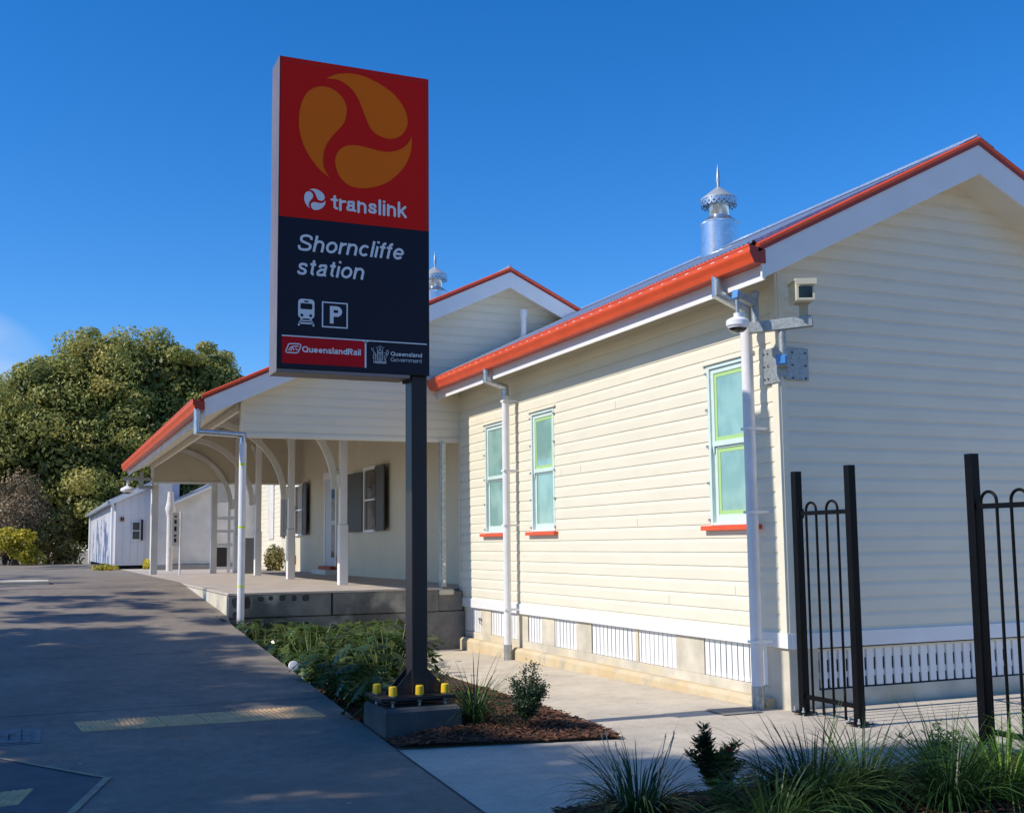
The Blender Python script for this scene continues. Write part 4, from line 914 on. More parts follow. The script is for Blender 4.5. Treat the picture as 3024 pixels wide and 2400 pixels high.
for x, y in ((3.11, 10.09), (3.365, 10.08), (3.62, 10.09), (3.035, 10.36), (3.66, 10.46), (3.40, 10.50)):
    b = MB(); b.lathe((x, y, .262), [(.040, .012), (.040, .018), (.037, .088), (.030, .096), (.001, .097)], 16); cp = b.build('bolt_cap', M['yellow'], T, smooth=True)
    b = MB(); b.tube([(x, y, .17), (x, y, .31)], .014, 8); b.tube([(x, y, .213), (x, y, .238)], .026, 6); b.tube([(x, y, .262), (x, y, .292)], .026, 6); b.build('anchor_bolt', M['galvdull'], cp)
FT = MB(); x0, x1, y0, y1 = 2.985, 3.715, 9.90, 10.62
def ring(i, z_): return [(x0+i, y0+i, z_), (x1-i, y0+i, z_), (x1-i, y1-i, z_), (x0+i, y1-i, z_)]
v = ring(0, -.1)+ring(0, .145)+ring(.022, .172); FT.add(v, [(0, 1, 5, 4), (1, 2, 6, 5), (2, 3, 7, 6), (3, 0, 4, 7), (4, 5, 9, 8), (5, 6, 10, 9), (6, 7, 11, 10), (7, 4, 8, 11), (8, 9, 10, 11)])
M['slab'] = mat('footing_block_concrete', (.095, .095, .095), .85, col2=(.06, .06, .06), vscale=3, bump=.5, bscale=50, second=((.06, .06, .065), 2, .55, .7))
FT.build('footing_block', M['slab'], T)
T.scale = (.94, .94, .94); T.location = (3.187, 9.588, .099)

# ================================================================ FENCE PANELS
FX = 6.87
def fpost(par, y, zt_=2.33, w_=.075):
    b = MB(); b.box(FX-w_/2, FX+w_/2, y-w_/2, y+w_/2, .03, zt_); po = b.build('post', M['black'], par, bevel=.004)
    b = MB(); b.box(FX-.085, FX+.085, y-.085, y+.085, .016, .028); b.build('foot_plate', M['black'], po, bevel=.002)
    b = MB()
    for i in (-1, 1):
        for j in (-1, 1): b.tube([(FX+i*.065, y+j*.065, .0), (FX+i*.065, y+j*.065, .075)], .008, 8); b.tube([(FX+i*.065, y+j*.065, .028), (FX+i*.065, y+j*.065, .045)], .015, 6)
    b.build('anchor_bolt', M['bolt'], po)
def hoops(par, pairs, zr=1.92, zb=.02):
    for (ya, yb) in pairs:
        c = (ya+yb)/2; r_ = abs(yb-ya)/2; pts = [(FX, ya, zb)]+[(FX, c+(ya-c)*math.cos(math.pi*i/12), zr+.02+r_*math.sin(math.pi*i/12)) for i in range(13)]+[(FX, yb, zb)]
        b = MB(); b.tube(pts, .0125, 10); b.build('hoop', M['black'], par, smooth=True)
fn = thing('hoop_top_fence', (FX, 8.95, 0), 'short black hoop top fence panel touching the building corner', 'fence', 'black fence panels')
fpost(fn, 8.965, 2.325); fpost(fn, 8.185, 2.335); hoops(fn, [(8.83, 8.68), (8.53, 8.37)], zb=.03)
b = MB(); b.box(FX-.018, FX+.018, 8.22, 8.93, 1.895, 1.935); b.box(FX-.018, FX+.018, 8.22, 8.93, .15, .19); b.box(FX-.03, FX+.03, 8.90, 8.93, 1.87, 1.96); split_build(b, 'rail', M['black'], fn)
fn = thing('hoop_top_fence', (FX, 6.73, 0), 'tall black hoop top fence panel at the right edge of the view', 'fence', 'black fence panels')
fpost(fn, 6.73, 2.325, .078); hoops(fn, [(6.655, 6.50), (6.36, 6.20), (6.06, 5.90), (5.76, 5.60), (5.46, 5.30)], zb=.05)
b = MB(); b.box(FX-.018, FX+.018, 5.1, 6.69, 1.885, 1.925); b.box(FX-.018, FX+.018, 5.1, 6.69, .15, .19); split_build(b, 'rail', M['black'], fn); fpost(fn, 5.06, 2.325)

# ================================================================ FAR LEFT: shed, annex, bits and pieces
SH = thing('white_shed', (2.75, 42, .92), 'white ribbed shed with low gable roof at the end of the path', 'shed')
hz = lambda x: 3.33+.47*(x-2.72)
b = MB(); n = 26
b.prism([(2.74, 42, 1.05), (4.9, 42, 1.05), (4.9, 42, hz(4.9)), (2.74, 42, hz(2.74))], (0, .1, 0))
for i in range(9): b.box(2.76+.25*i-.006, 2.76+.25*i+.006, 41.988, 42.0, 1.06, hz(2.76+.25*i)-.02)
b.build('end_wall', M['shed'], SH)
b = MB(); n = 60
for i in range(n):
    y = 42.1+i*.3; b.quad((2.74, y, 1.05), (2.74, y+.15, 1.05), (2.74, y+.15, 3.34), (2.74, y, 3.34)); b.quad((2.74, y+.15, 1.05), (2.69, y+.18, 1.05), (2.69, y+.18, 3.34), (2.74, y+.15, 3.34)); b.quad((2.69, y+.18, 1.05), (2.69, y+.27, 1.05), (2.69, y+.27, 3.34), (2.69, y+.18, 3.34)); b.quad((2.69, y+.27, 1.05), (2.74, y+.3, 1.05), (2.74, y+.3, 3.34), (2.69, y+.27, 3.34))
b.build('side_wall', M['shed'], SH)
b = MB(); b.prism([(2.55, 41.85, hz(2.55)+.0), (5.3, 41.85, hz(5.3)), (5.3, 41.85, hz(5.3)+.14), (2.55, 41.85, hz(2.55)+.14)], (0, 18.4, 0)); b.build('roof', M['shedroof'], SH)
b = MB(); b.prism([(2.55, 41.82, hz(2.55)-.08), (4.2, 41.82, hz(4.2)-.08), (4.2, 41.82, hz(4.2)+.10), (2.55, 41.82, hz(2.55)+.10)], (0, .03, 0)); b.build('barge_board', M['white'], SH)
b = MB(); b.box(2.45, 2.57, 41.85, 60.2, 3.2, 3.32); b.build('gutter', M['shedroof'], SH)
b = MB(); b.tube([(2.62, 41.93, .95), (2.62, 41.93, 3.25)], .05, 10); b.tube([(2.62, 58, .95), (2.62, 58, 3.25)], .05, 10); split_build(b, 'downpipe', M['white'], SH, smooth=True)
b = MB(); b.box(3.29, 3.60, 41.95, 41.98, 1.93, 2.60); wn = b.build('window', M['white'], SH)
b = MB(); b.box(3.32, 3.55, 41.93, 41.949, 1.97, 2.25); b.box(3.32, 3.55, 41.93, 41.949, 2.29, 2.57); b.build('pane', M['shutter'], wn)
b = MB(); b.box(3.605, 3.665, 41.85, 41.98, 1.93, 2.66); b.build('awning', M['blackgap'], wn)
b = MB(); b.box(2.90, 3.03, 41.95, 41.98, 2.60, 2.76); sgn = b.build('warning_sign', mat('dull_orange', (.35, .13, .06), .6), SH)
b = MB(); b.prism([(2.92, 41.94, 2.62), (2.965, 41.94, 2.68), (2.92, 41.94, 2.74)], (0, .008, 0)); b.prism([(3.01, 41.94, 2.62), (2.965, 41.94, 2.68), (3.01, 41.94, 2.74)][::-1], (0, .008, 0)); b.build('warning_mark', M['blackgap'], sgn)
b = MB(); b.box(2.78, 4.9, 42.2, 43, .85, 1.05); b.box(3.3, 3.6, 41.95, 42.2, .86, 1.0); b.build('under_shed_block', M['blackgap'], SH)  # near-black blocks fill the space below the shed wall
AN = thing('skillion_annex', (4.4, 39, .92), 'shaded white annex with a roof sloping up to the right, behind the verandah', 'shed')
az = lambda x: 3.20+.46*(x-4.55)
b = MB(); b.prism([(4.36, 39.5, 1.1), (7.2, 39.5, 1.1), (7.2, 39.5, az(7.2)), (4.36, 39.5, az(4.36))], (0, 3, 0)); b.build('wall', M['offwhite'], AN)
b = MB(); b.prism([(3.85, 39.3, 1.0), (4.35, 39.3, 1.0), (4.35, 39.3, 4.3), (3.85, 39.3, 4.3)], (0, 2, 0)); b.build('pier', M['offwhite'], AN)
b = MB(); b.box(3.85, 7.2, 39.28, 39.45, .85, 1.08); b.build('plinth', M['greybox'], AN)
b = MB(); b.prism([(4.36, 39.2, az(4.36)), (7.3, 39.2, az(7.3)), (7.3, 39.2, az(7.3)+.20), (4.36, 39.2, az(4.36)+.08)], (0, 3.5, 0)); rf = b.build('roof', M['shedroof'], AN)
b = MB(); b.prism([(4.36, 39.17, az(4.36)-.03), (7.3, 39.17, az(7.3)-.03), (7.3, 39.17, az(7.3)+.05), (4.36, 39.17, az(4.36)+.05)], (0, .02, 0)); b.build('barge_board', M['white'], rf)
b = MB(); b.tube([(4.05, 37, .9), (4.05, 37, 2.75)], .10, 14); wp = b.build('wrapped_pipe', M['pinkpole'], None, smooth=True, org=(4.05, 37, .9)); tag(wp, 'cream pipe with a plastic wrapped top beside the far white shed', 'pipe')
b = MB(); b.lathe((4.05, 37, 0), [(.1, 2.62), (.13, 2.75), (.16, 2.9), (.13, 3.02), (.10, 3.2), (.09, 3.42)], 14); b.build('plastic_wrap', M['pinkpole'], wp, smooth=True)
sp = thing('notice_post', (3.72, 31.5, .92), 'narrow white notice board on a thin post beyond the platform edge', 'notice')
b = MB(); b.tube([(3.72, 31.5, .9), (3.72, 31.5, 2.62)], .025, 8); b.build('post', M['pipe'], sp)
b = MB(); b.box(3.50, 3.69, 31.5, 31.52, 1.70, 2.60); bd = b.build('board', M['offwhite'], sp)
b = MB()
for z_, h in ((1.80, .10), (1.95, .05), (2.1, .12), (2.3, .10), (2.47, .04)): b.box(3.56, 3.62, 31.49, 31.499, z_, z_+h)
b.build('notice_mark', M['blackgap'], bd)
gt = thing('open_frame_gate', (4.95, 33.6, .92), 'white open metal frame gate standing behind the verandah posts', 'gate')
b = MB()
b.prism([(4.96, 33.61, 3.05), (5.31, 33.61, 3.05), (5.31, 33.61, 3.42), (5.13, 33.61, 3.52), (4.96, 33.61, 3.42)], (0, .03, 0))
for x in (4.92, 5.35, 5.62): b.box(x-.04, x+.04, 33.6, 33.65, .92, 3.2 if x < 5.5 else 2.3)
for z_ in (1.05, 1.72, 2.12, 2.5, 3.0): b.box(4.965, 5.58, 33.605, 33.645, z_-.04, z_+.04)
b.build('frame', M['white'], gt)
b = MB(); b.box(5.02, 5.32, 33.66, 33.7, 1.08, 1.65); b.build('infill_panel', M['shutter'], gt)
cb = MB().box(5.42, 5.80, 31.6, 32.0, .93, 1.9).build('cabinet', M['greybox'], None, bevel=.01, org=(5.6, 31.8, .93)); tag(cb, 'grey service cabinet beside the white frame gate', 'cabinet')
# second camera group on the far end of the verandah
t = thing('camera_bracket', (3.07, 32.6, 3.4), 'grey steel camera bracket on the far end of the verandah', 'bracket')
b = MB(); b.box(2.30, 3.05, 32.55, 32.63, 3.52, 3.60); b.box(2.72, 3.08, 32.55, 32.63, 3.28, 3.38); b.box(2.74, 2.83, 32.54, 32.64, 3.38, 3.75); split_build(b, 'arm', M['galvdull'], t)
t = thing('dome_camera', (2.42, 32.6, 3.3), 'small white dome camera hanging below the far end of the red gutter', 'camera')
b = MB(); b.lathe((2.42, 32.6, 3.22), [(.001, -.06), (.10, -.05), (.18, .0), (.19, .05), (.17, .08), (.06, .13), (.03, .15), (.03, .31)], 20); b.build('housing', M['camwhite'], t, smooth=True)
b = MB(); b.lathe((2.42, 32.6, 3.22), [(.001, -.08), (.08, -.07), (.12, -.045)], 20); b.build('dome', M['glassdark'], t, smooth=True)
# white palings at the far left
fl = thing('white_fence', (-1.5, 62, .92), 'white fence with diagonal palings at the left edge of the view', 'fence')
b = MB()
for i in range(14): b.box(-3.0+i*.15, -2.94+i*.15, 62, 62.04, .92, 3.0)
for z_ in (1.2, 2.0, 2.9): b.box(-3.0, -.95, 61.95, 61.99, z_, z_+.08)
b.build('paling', M['white'], fl)

# ================================================================ VEGETATION
def leafcloud(b, c, rad, n, size, seed, flat_=.0, shell=.55):
    rnd = random.Random(seed); c = Vector(c); rad = Vector(rad)
    for i in range(n):
        d = Vector((rnd.gauss(0, 1), rnd.gauss(0, 1), rnd.gauss(0, 1))).normalized(); r_ = shell+(1-shell)*rnd.random()**.7 if rnd.random() < .85 else rnd.random()
        p = c+Vector((d.x*rad.x, d.y*rad.y, d.z*rad.z))*r_
        nrm = (d*.8+Vector((rnd.uniform(-1, 1), rnd.uniform(-1, 1), rnd.uniform(-.4, 1)))*.8).normalized()
        a = nrm.cross(Vector((rnd.uniform(-1, 1), rnd.uniform(-1, 1), rnd.uniform(-1, 1)))).normalized(); e = nrm.cross(a)
        s = size*rnd.uniform(.6, 1.3); b.add([p-a*s, p-e*s*.55, p+a*s, p+e*s*.55], [(0, 1, 2, 3)])
def crown(name, blobs, n, size, m, par, seed, shell=.6):
    b = MB(); rnd = random.Random(seed)
    for (c, rad) in blobs:
        c = Vector(c); rad = Vector(rad); vol = (rad.x*rad.y*rad.z)**(.62); k = max(3, int(vol*2.8))
        # sub-clumps over the blob's surface
        for j in range(k):
            d = Vector((rnd.gauss(0, 1), rnd.gauss(0, 1), rnd.gauss(0, 1)+.25)).normalized(); q = c+Vector((d.x*rad.x, d.y*rad.y, d.z*rad.z))*rnd.uniform(.62, 1.0)
            sr = min(rad)*rnd.uniform(.20, .42); leafcloud(b, q, (sr*1.15, sr*1.15, sr*.75), n, size, rnd.randint(0, 10**6), shell=shell)
    return b.build(name, m, par)
def limbs(par, base, tips, r0, m=None):
    b = MB(); base = Vector(base); fork = base+Vector((0, 0, (Vector(tips[0]).z-base.z)*.35))
    b.tube([base, base*.5+fork*.5+Vector((.05, .02, 0)), fork], [r0, r0*.85, r0*.75], 10)
    for i, t_ in enumerate(tips):
        t_ = Vector(t_); mid = fork*.5+t_*.5+Vector((random.uniform(-.3, .3), random.uniform(-.3, .3), -.1)); b.tube([fork, mid, t_], [r0*.5, r0*.3, r0*.08], 7)
    b.build('trunk', m or M['trunk'], par)
# big dense tree beyond the shed
TR = thing('spreading_tree', (3.5, 66, .9), 'large dense olive green spreading tree rising behind the shed and verandah roof', 'tree')
blobs = [((4.2, 66, 9.2), (4.4, 4.2, 4.6)), ((7.0, 66.5, 9.4), (3.6, 4, 4.2)), ((9.0, 66.5, 8.4), (3.0, 3.6, 3.8)), ((1.0, 66, 8.4), (3.8, 4, 4.2)), ((-1.6, 65.5, 7.0), (3.4, 3.5, 3.6)), ((-4.6, 65, 6.0), (3.2, 3, 3.4)),
         ((2.2, 63.5, 6.4), (4.4, 3, 4.0)), ((6.4, 63.5, 6.6), (4.4, 3, 4.2)), ((9.8, 64, 6.6), (2.6, 3, 3.4)), ((3.6, 65.5, 11.2), (3.4, 3, 2.7)), ((6.4, 65.5, 11.2), (3.0, 3, 2.4)), ((9.0, 65.6, 10.6), (2.6, 3, 2.7)), ((.6, 65, 10.0), (2.6, 2.6, 2.3)), ((3.4, 62, 3.6), (3.2, 2.4, 2.6)), ((7.2, 62, 3.8), (4.2, 2.4, 2.8))]
crown('crown', blobs, 430, .10, M['treeleaf'], TR, 11)
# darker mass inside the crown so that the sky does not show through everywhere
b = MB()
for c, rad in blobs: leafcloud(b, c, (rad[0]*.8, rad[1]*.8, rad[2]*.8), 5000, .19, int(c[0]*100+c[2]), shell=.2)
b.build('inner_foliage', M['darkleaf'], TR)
limbs(TR, (3.5, 66, .8), [(5.5, 66, 8), (1.5, 66, 7.5), (8, 66, 8), (-1, 65, 6.0), (3.5, 65, 11)], .45)
def bush(name, loc, rad, n, size, m, label, seed, stems=True, cat='bush', shell=.3):
    o = thing(name, (loc[0], loc[1], .9), label, cat); b = MB(); rnd = random.Random(seed)
    for k in range(9):
        q = Vector(loc)+Vector((rnd.uniform(-.6, .6)*rad[0], rnd.uniform(-.6, .6)*rad[1], rnd.uniform(-.5, .55)*rad[2])); leafcloud(b, q, (rad[0]*.5, rad[1]*.5, rad[2]*.45), n//9, size, rnd.randint(0, 9**6), shell=shell)
    b.build('foliage', m, o); b = MB()
    for k in range(8): b.tube([(loc[0]+rnd.uniform(-.2, .2), loc[1], .85), (loc[0]+rnd.uniform(-.5, .5)*rad[0], loc[1], loc[2]), (loc[0]+rnd.uniform(-.9, .9)*rad[0], loc[1], loc[2]+rnd.uniform(.2, .9)*rad[2])], [.05, .03, .008], 6)
    b.build('stem', M['trunk'], o); return o
bush('twiggy_bush', (-1.0, 60, 3.9), (2.0, 1.6, 2.0), 6200, .075, M['brownleaf'], 'twiggy brown bush in front of the big tree at the far left', 21)
bush('flowering_bush', (-.65, 57.5, 1.75), (1.35, 1.1, 1.05), 4200, .085, M['yellowleaf'], 'bright yellow green bush where the path ends', 22)
bush('scrub_bush', (1.25, 60, 2.2), (1.6, 1.6, 1.7), 5200, .085, M['scrubleaf'], 'dull brown and green scrub between the yellow bush and the shed', 23)
bush('scrub_bush', (-2.2, 59, 2.0), (1.6, 1.4, 1.4), 3000, .085, M['brownleaf'], 'low brown scrub left of the yellow bush behind the white fence', 24)
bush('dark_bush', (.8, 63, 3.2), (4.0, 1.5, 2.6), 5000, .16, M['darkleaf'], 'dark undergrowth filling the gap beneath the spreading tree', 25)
for lbl, c in (('weedy tuft at the shed corner nearest the path', (2.35, 40.6, 1.0)), ('small yellow green weed below the shed wall by the annex', (3.75, 41.2, 1.05))):
    o = thing('weed', (c[0], c[1], .92), lbl, 'weed'); b = MB(); leafcloud(b, c, (.45 if c[0] < 3 else .12, .5, .14 if c[0] < 3 else .25), 500, .05, 31, shell=.1); b.build('foliage', M['yellowleaf'], o)
for lbl, c, rd in (('leafy shrub against the sunlit far wall, left of the pair', (6.05, 34.6, 1.2), (.40, .8, .32)), ('leafy shrub against the sunlit far wall, right of the pair', (6.85, 34.4, 1.3), (.30, .8, .45))):
    o = thing('wall_shrub', (c[0], c[1], .92), lbl, 'shrub', 'shrubs by the far wall'); b = MB(); leafcloud(b, c, rd, 900, .06, int(c[0]*10), shell=.2); b.build('foliage', M['scrubleaf'], o)
    b = MB()
    for k in range(5): b.tube([(c[0]+.05*k-.1, c[1], .9), (c[0]+.12*k-.24, c[1], 1.5)], .012, 5)
    b.build('stem', M['trunk'], o)

# lobed leaf plants
def lobed_leaf(b, base, d, L, W, droop, rnd, up_=.2):
    """petiole tip at base, leaf runs along d, bending down by droop"""
    d = Vector(d).normalized(); sd = d.cross(Vector((0, 0, 1)))
    if sd.length < .1: sd = Vector((1, 0, 0))
    sd.normalize(); N = 6; spine = []
    for i in range(N+1):
        t = i/N; spine.append(Vector(base)+d*L*t+Vector((0, 0, L*(up_*t-droop*t*t))))
    for i in range(N):
        t = (i+.5)/N; w_ = W*math.sin(math.pi*min(1, .18+t*.84))**.8
        for s in (-1, 1):
            a, c = spine[i], spine[i+1]; tipp = (a+c)/2+sd*s*w_+d*L*.10+Vector((0, 0, -.18*w_+rnd.uniform(-.01, .01)))
            m1 = a+(tipp-a)*.66-d*L*.035; m2 = c+(tipp-c)*.74+d*L*.03
            b.add([a, m1, tipp, m2, c], [(0, 1, 2, 3, 4) if s > 0 else (4, 3, 2, 1, 0)])
def leafy_plant(seed, nl=16, hgt=.42):
    rnd = random.Random(seed); o = bpy.data.objects.new('leafy_plant', None); COL.objects.link(o); o.empty_display_size = .1; ORG[o.name] = Vector((0, 0, 0))
    lf = MB(); st = MB()
    for i in range(nl):
        az = rnd.uniform(0, 6.283); lean = rnd.uniform(.05, .6); h = hgt*rnd.uniform(.45, 1.15); e = Vector((math.cos(az)*lean*h*1.1, math.sin(az)*lean*h*1.1, h))
        b0 = Vector((math.cos(az)*.02, math.sin(az)*.02, 0)); mid = b0*.4+e*.5+Vector((0, 0, .04)); st.tube([b0, mid, e], [.0045, .0035, .0028], 5, cap=False)
        dd = Vector((math.cos(az+rnd.uniform(-.4, .4)), math.sin(az+rnd.uniform(-.4, .4)), rnd.uniform(-.9, .45)))
        lobed_leaf(lf, e, dd, rnd.uniform(.16, .26), rnd.uniform(.065, .105), rnd.uniform(.2, 1.0), rnd)
    st.build('stalk', M['stalk'], o); lf.build('foliage', M['bigleaf'], o); return o
random.seed(42)
protos = [leafy_plant(s, nl, h) for s, nl, h in ((1, 40, .44), (2, 34, .50), (3, 44, .40), (4, 32, .54), (5, 36, .46), (6, 26, .58))]
spots = []
y = 11.3
while y < 17.9:
    x = 3.12
    while x < 3.0+min(2.1, 1.45+.10*(y-10)):
        spots.append((x+random.uniform(-.1, .1), y+random.uniform(-.16, .16))); x += .42
    y += .47
spots = [(x, y) for x, y in spots if x < .32*y-.05 and x > 3.0]
spots += [(2.98, 10.15), (3.3, 11.0), (3.15, 11.2), (3.45, 11.3)]
first = set()
for i, (x, y) in enumerate(spots):
    p = protos[i % 6]
    if p.name not in first: o = p; first.add(p.name)
    else: o = copy_tree(p)
    o.location = (x, y, bedz(y)-.005); o.rotation_euler = (0, 0, random.uniform(0, 6.28)); s = random.uniform(.85, 1.15)*(1.0 if y < 15 else .9); o.scale = (s, s, s)
    o.location.z = bedz(y, x)-.005
    tag(o, 'lobed dark green leafy plant in the garden bed behind the sign', 'plant', 'leafy plants in the garden bed')
# strappy clumps
def strappy(name, loc, n, L, m, label, seed, lean=.5, wid=.0048, flowers=0, group=None, base=.09, upright=.07, zb=.02):
    rnd = random.Random(seed); o = thing(name, (loc[0], loc[1], zb), label, 'plant', group); b = MB()
    for i in range(n):
        az = rnd.uniform(0, 6.283); l = L*rnd.uniform(.55, 1.12); ln = lean*(.25+.75*rnd.random()**.7)+.05; r0 = base*rnd.random()**.5
        if rnd.random() < upright: ln *= .4
        p0 = Vector((loc[0]+math.cos(az)*r0, loc[1]+math.sin(az)*r0, zb)); dh = Vector((math.cos(az), math.sin(az), 0)); sd = Vector((-dh.y, dh.x, 0)); N = 7; vs = []
        ang = math.pi/2-ln*.7; k = ln*2.3*rnd.uniform(.7, 1.35); p = p0.copy(); w0 = wid*rnd.uniform(.7, 1.2); tw = rnd.uniform(-.5, .5)
        for j in range(N+1):
            t = j/N; w_ = w0*(1-t**2.2)*(1 if t > .05 else .8)+.0004; s2 = sd*math.cos(tw)+Vector((0, 0, 1))*math.sin(tw)
            vs += [p-s2*w_, p+s2*w_]; a = ang-k*t; p = p+(dh*math.cos(a)+Vector((0, 0, math.sin(a))))*l/N
            if p.z < zb+.01: p.z = zb+.01
        b.add(vs, [(2*j, 2*j+1, 2*j+3, 2*j+2) for j in range(N)])
    b.build('foliage', m, o)
    if flowers:
        b = MB()
        for i in range(flowers):
            az = rnd.uniform(0, 6.283); q = Vector((loc[0]+math.cos(az)*.1, loc[1]+math.sin(az)*.1, zb)); tp = q+Vector((math.cos(az)*.12, math.sin(az)*.12, L*rnd.uniform(.75, .9))); b.tube([q, q*.5+tp*.5+Vector((0, 0, .05)), tp], .003, 5); b.lathe(tp, [(.001, -.012), (.006, 0), (.001, .02)], 6)
        b.build('flower_stem', M['dry'], o)
    return o
strappy('strappy_plant', (3.66, 9.42), 170, .66, M['strap'], 'arching strappy plant right of the sign footing', 51, lean=1.1, zb=.10)
strappy('strappy_plant', (3.74, 9.72), 70, .5, M['straplime'], 'paler strappy tuft just behind the one beside the sign footing', 52, lean=.7, zb=.10)
strappy('strappy_plant', (3.34, 5.95), 420, .58, M['strap'], 'low strappy clump at the bottom, leftmost in the front bed', 53, lean=1.15, flowers=7, base=.13)
strappy('strappy_plant', (4.42, 5.72), 800, .70, M['strap'], 'biggest strappy clump, middle of the front bed', 54, lean=1.15, base=.18, upright=.05)
strappy('strappy_plant', (4.86, 5.80), 420, .66, M['strap'], 'dark strappy clump crowding the right side of the biggest one', 57, lean=1.0, base=.15)
strappy('strappy_plant', (3.95, 5.45), 260, .5, M['strap'], 'short dark strappy clump below the red flowering shrub', 58, lean=.95, base=.14)
strappy('strappy_plant', (5.2, 5.40), 420, .66, M['strap'], 'dark strappy clump at the bottom near the right corner', 55, lean=.85, base=.14)
strappy('strappy_plant', (5.74, 5.5), 560, .62, M['straplime'], 'sunlit lime green strappy clump at the lower right corner', 56, lean=.95, base=.16)
strappy('strappy_plant', (6.25, 5.5), 420, .62, M['straplime'], 'lime green strappy clump at the foot of the right fence post', 59, lean=.8, base=.14)
# shrubs
def needle_shrub(name, loc, arms, m, label, seed, L=.028, wd=.0035, tips=None, cat='shrub', dens=70, spread=.03):
    rnd = random.Random(seed); zg = .09 if loc[1] > 8.8 else .02; o = thing(name, (loc[0], loc[1], zg), label, cat); st = MB(); lf = MB(); lt = MB()
    for (dx, dy, h) in arms:
        p0 = Vector((loc[0], loc[1], zg)); p2 = p0+Vector((dx, dy, h)); p1 = p0+Vector((dx*.35, dy*.35, h*.55)); st.tube([p0, p1, p2], [.008, .006, .003], 6)
        for i in range(dens):
            t = .3+.7*rnd.random(); c = (p0*(1-t)**2+p1*2*t*(1-t)+p2*t*t); az = rnd.uniform(0, 6.283); d = Vector((math.cos(az), math.sin(az), rnd.uniform(.1, 1.2))).normalized(); c = c+Vector((rnd.gauss(0, spread), rnd.gauss(0, spread), rnd.gauss(0, spread*.6)))
            l = L*rnd.uniform(.7, 1.5); sd = d.cross(Vector((rnd.random()-.5, rnd.random()-.5, .3))).normalized()*wd
            lf.add([c, c+d*l*.5+sd, c+d*l, c+d*l*.5-sd], [(0, 1, 2, 3)])
    st.build('stem', M['trunk'], o); lf.build('foliage', m, o)
    if tips:
        for q in tips:
            b = MB()
            for i in range(60):
                d = Vector((rnd.gauss(0, 1), rnd.gauss(0, 1), rnd.gauss(0, 1))).normalized(); b.beam(q, Vector(q)+d*.026, .002, .002, (.3, .5, .2))
            b.build('flower', M['flower'], o)
    return o
rn = random.Random(9)
needle_shrub('small_shrub', (4.0, 9.1), [(rn.uniform(-.15, .15), rn.uniform(-.15, .15), rn.uniform(.2, .44)) for _ in range(26)]+[(.10, 0, .52), (.03, .05, .48)], M['shrubleaf'], 'small grey green shrub in the mulch right of the sign footing', 61, L=.024, wd=.0065, dens=260, spread=.030)
needle_shrub('small_shrub', (3.52, 10.2), [(rn.uniform(-.2, .2), rn.uniform(-.15, .15), rn.uniform(.2, .42)) for _ in range(20)], M['shrubleaf'], 'grey green shrub half hidden behind the sign footing', 62, L=.022, wd=.005, dens=100)
needle_shrub('bottlebrush_shrub', (4.06, 6.22), [(-.13, .02, .38), (-.09, 0, .46), (-.16, .03, .30), (-.05, .03, .36), (.02, 0, .28), (.10, .02, .30), (.16, 0, .34), (.12, .03, .24), (-.02, 0, .22), (.06, -.02, .2), (.17, -.02, .22), (-.10, 0, .40)], M['bottle'], 'upright dark shrub with one red flower in the front bed', 63, L=.048, wd=.0055, dens=260, spread=.013, tips=[(4.17, 6.22, .33)])
needle_shrub('small_shrub', (3.92, 5.95), [(rn.uniform(-.12, .12), rn.uniform(-.1, .1), rn.uniform(.08, .2)) for _ in range(14)], M['lightshrub'], 'low yellow green seedling shrub at the bottom, under the red flowering one', 64, L=.035, wd=.004, dens=60, spread=.015)
needle_shrub('small_shrub', (5.72, 6.05), [(rn.uniform(-.18, .18), rn.uniform(-.15, .15), rn.uniform(.16, .38)) for _ in range(20)], M['lightshrub'], 'pale green shrub left of the right fence post foot', 65, L=.036, wd=.006, dens=80, spread=.02)
# leaf litter
b = MB(); rn = random.Random(77)
for i in range(70):
    x, y = rn.uniform(2.8, 6.6), rn.uniform(6.9, 12)
    if rn.random() < .5: x = rn.uniform(-.5, 2.7)
    zz = (ramp(y) if x < EX else pave(y)+(.025 if inpoly(x, y, bedA) else 0))+.008; s = rn.uniform(.008, .022); a = rn.uniform(0, 6.28); c, q = math.cos(a)*s, math.sin(a)*s
    b.add([(x-c, y-q, zz), (x+q*.5, y-c*.5, zz+.004), (x+c, y+q, zz+.002), (x-q*.5, y+c*.5, zz+.006)], [(0, 1, 2, 3)])
tag(b.build('leaf_litter', M['dry']), 'scattered dry leaves on the path and paving', 'leaves', kind='stuff')
# white disc shaped garden marker at the edge of the bed
b = MB(); b.lathe((0, 0, 0), [(.001, .008), (.04, .008), (.06, .004), (.066, -.004), (.001, -.006)], 20)
mk = b.build('garden_light', M['white'], None, smooth=True, org=(0, 0, 0)); mk.location = (2.87, 13.2, .265); mk.rotation_euler = (R(62), R(-30), R(20)); tag(mk, 'white shell shaped disc tilted at the edge of the leafy bed', 'garden light')
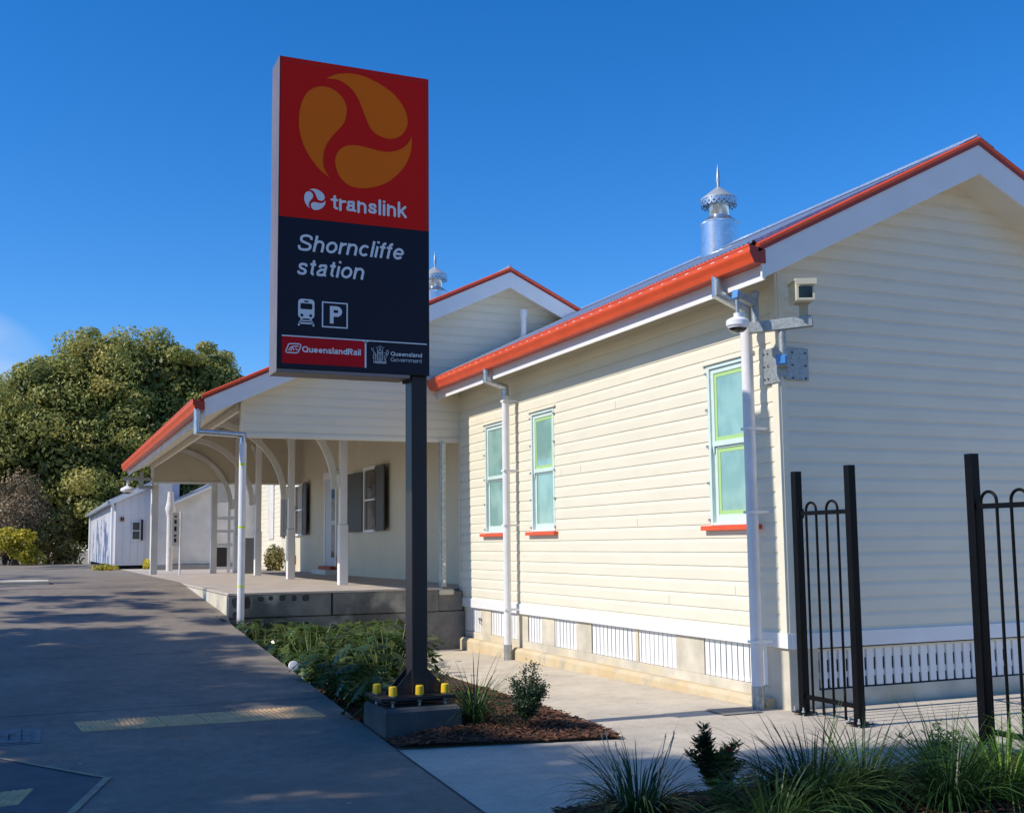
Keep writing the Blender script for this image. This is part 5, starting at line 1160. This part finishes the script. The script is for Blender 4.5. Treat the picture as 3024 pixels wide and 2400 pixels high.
# drain cover near the downpipe
b = MB(); b.add([(6.15, 9.25, .0), (6.6, 9.25, .0), (6.62, 9.62, -.001), (6.2, 9.66, -.001)], [(0, 1, 2, 3)]); dc = b.build('drain_cover', M['pit']); dc.location.z = .004; tag(dc, 'flat grey drain cover set in the paving below the near downpipe', 'drain cover')

# ---------------------------------------------------------------- trees out of view on the left that shade the foreground
def shade_tree(loc, blobs, label, seed, n=100, size=.09):
    o = thing('shade_tree', loc, label, 'tree'); b = MB(); rnd = random.Random(seed)
    for c, rad, k in blobs:
        for j in range(k):
            d = Vector((rnd.gauss(0, 1), rnd.gauss(0, 1), rnd.gauss(0, 1))).normalized()*rnd.random()**.4; q = Vector(c)+Vector((d.x*rad[0], d.y*rad[1], d.z*rad[2])); sr = rnd.uniform(.25, .6); leafcloud(b, q, (sr, sr, sr*.6), n, size, rnd.randint(0, 9**6), shell=.1)
    b.build('crown', M['treeleaf'], o); limbs(o, loc, [Vector(c) for c, _, _ in blobs][:4], .22); return o
shade_tree((-10.5, 3, 0), [((-10.2, 4.0, 8.6), (1.8, 4.2, 2.9), 300), ((-9.2, 7.3, 11.0), (1.4, 1.1, 2.0), 70), ((-10.5, -1, 8.2), (2.2, 3, 2.6), 150)], 'broad leafy tree beside the near path, out of view at left', 71, n=120)
shade_tree((-10.5, 12, 0), [((-10.3, 11.6, 8.6), (1.8, 3.6, 2.7), 270), ((-9.8, 8.6, 9.0), (1.5, 1.6, 2.7), 110), ((-10.8, 12.6, 8.6), (1.6, 2.6, 2.9), 170), ((-10.4, 15.6, 8.4), (1.8, 2.2, 2.6), 240)], 'leafy tree beside the ramp, out of view at left', 72, n=120)
shade_tree((-10, 22, .9), [((-9.5, 20.0, 8.6), (1.6, 4.0, 2.4), 60), ((-9.8, 31, 8), (1.5, 7, 1.8), 50)], 'thin tree further along the path, out of view at left', 73)
shade_tree((-7, 50, .9), [((-5.0, 50, 7.2), (1.6, 7.5, 2.0), 90)], 'tree facing the shed side wall, out of view at left', 74)
shade_tree((-3, -12, 0), [((-3, -12, 6.5), (6, 3, 3.5), 170), ((6, -13, 6.5), (5, 3, 3.5), 150)], 'unseen tree added behind the viewpoint to dim the sky light', 75, n=60, size=.2)  # added behind the camera to hold sky light off the sign and gable
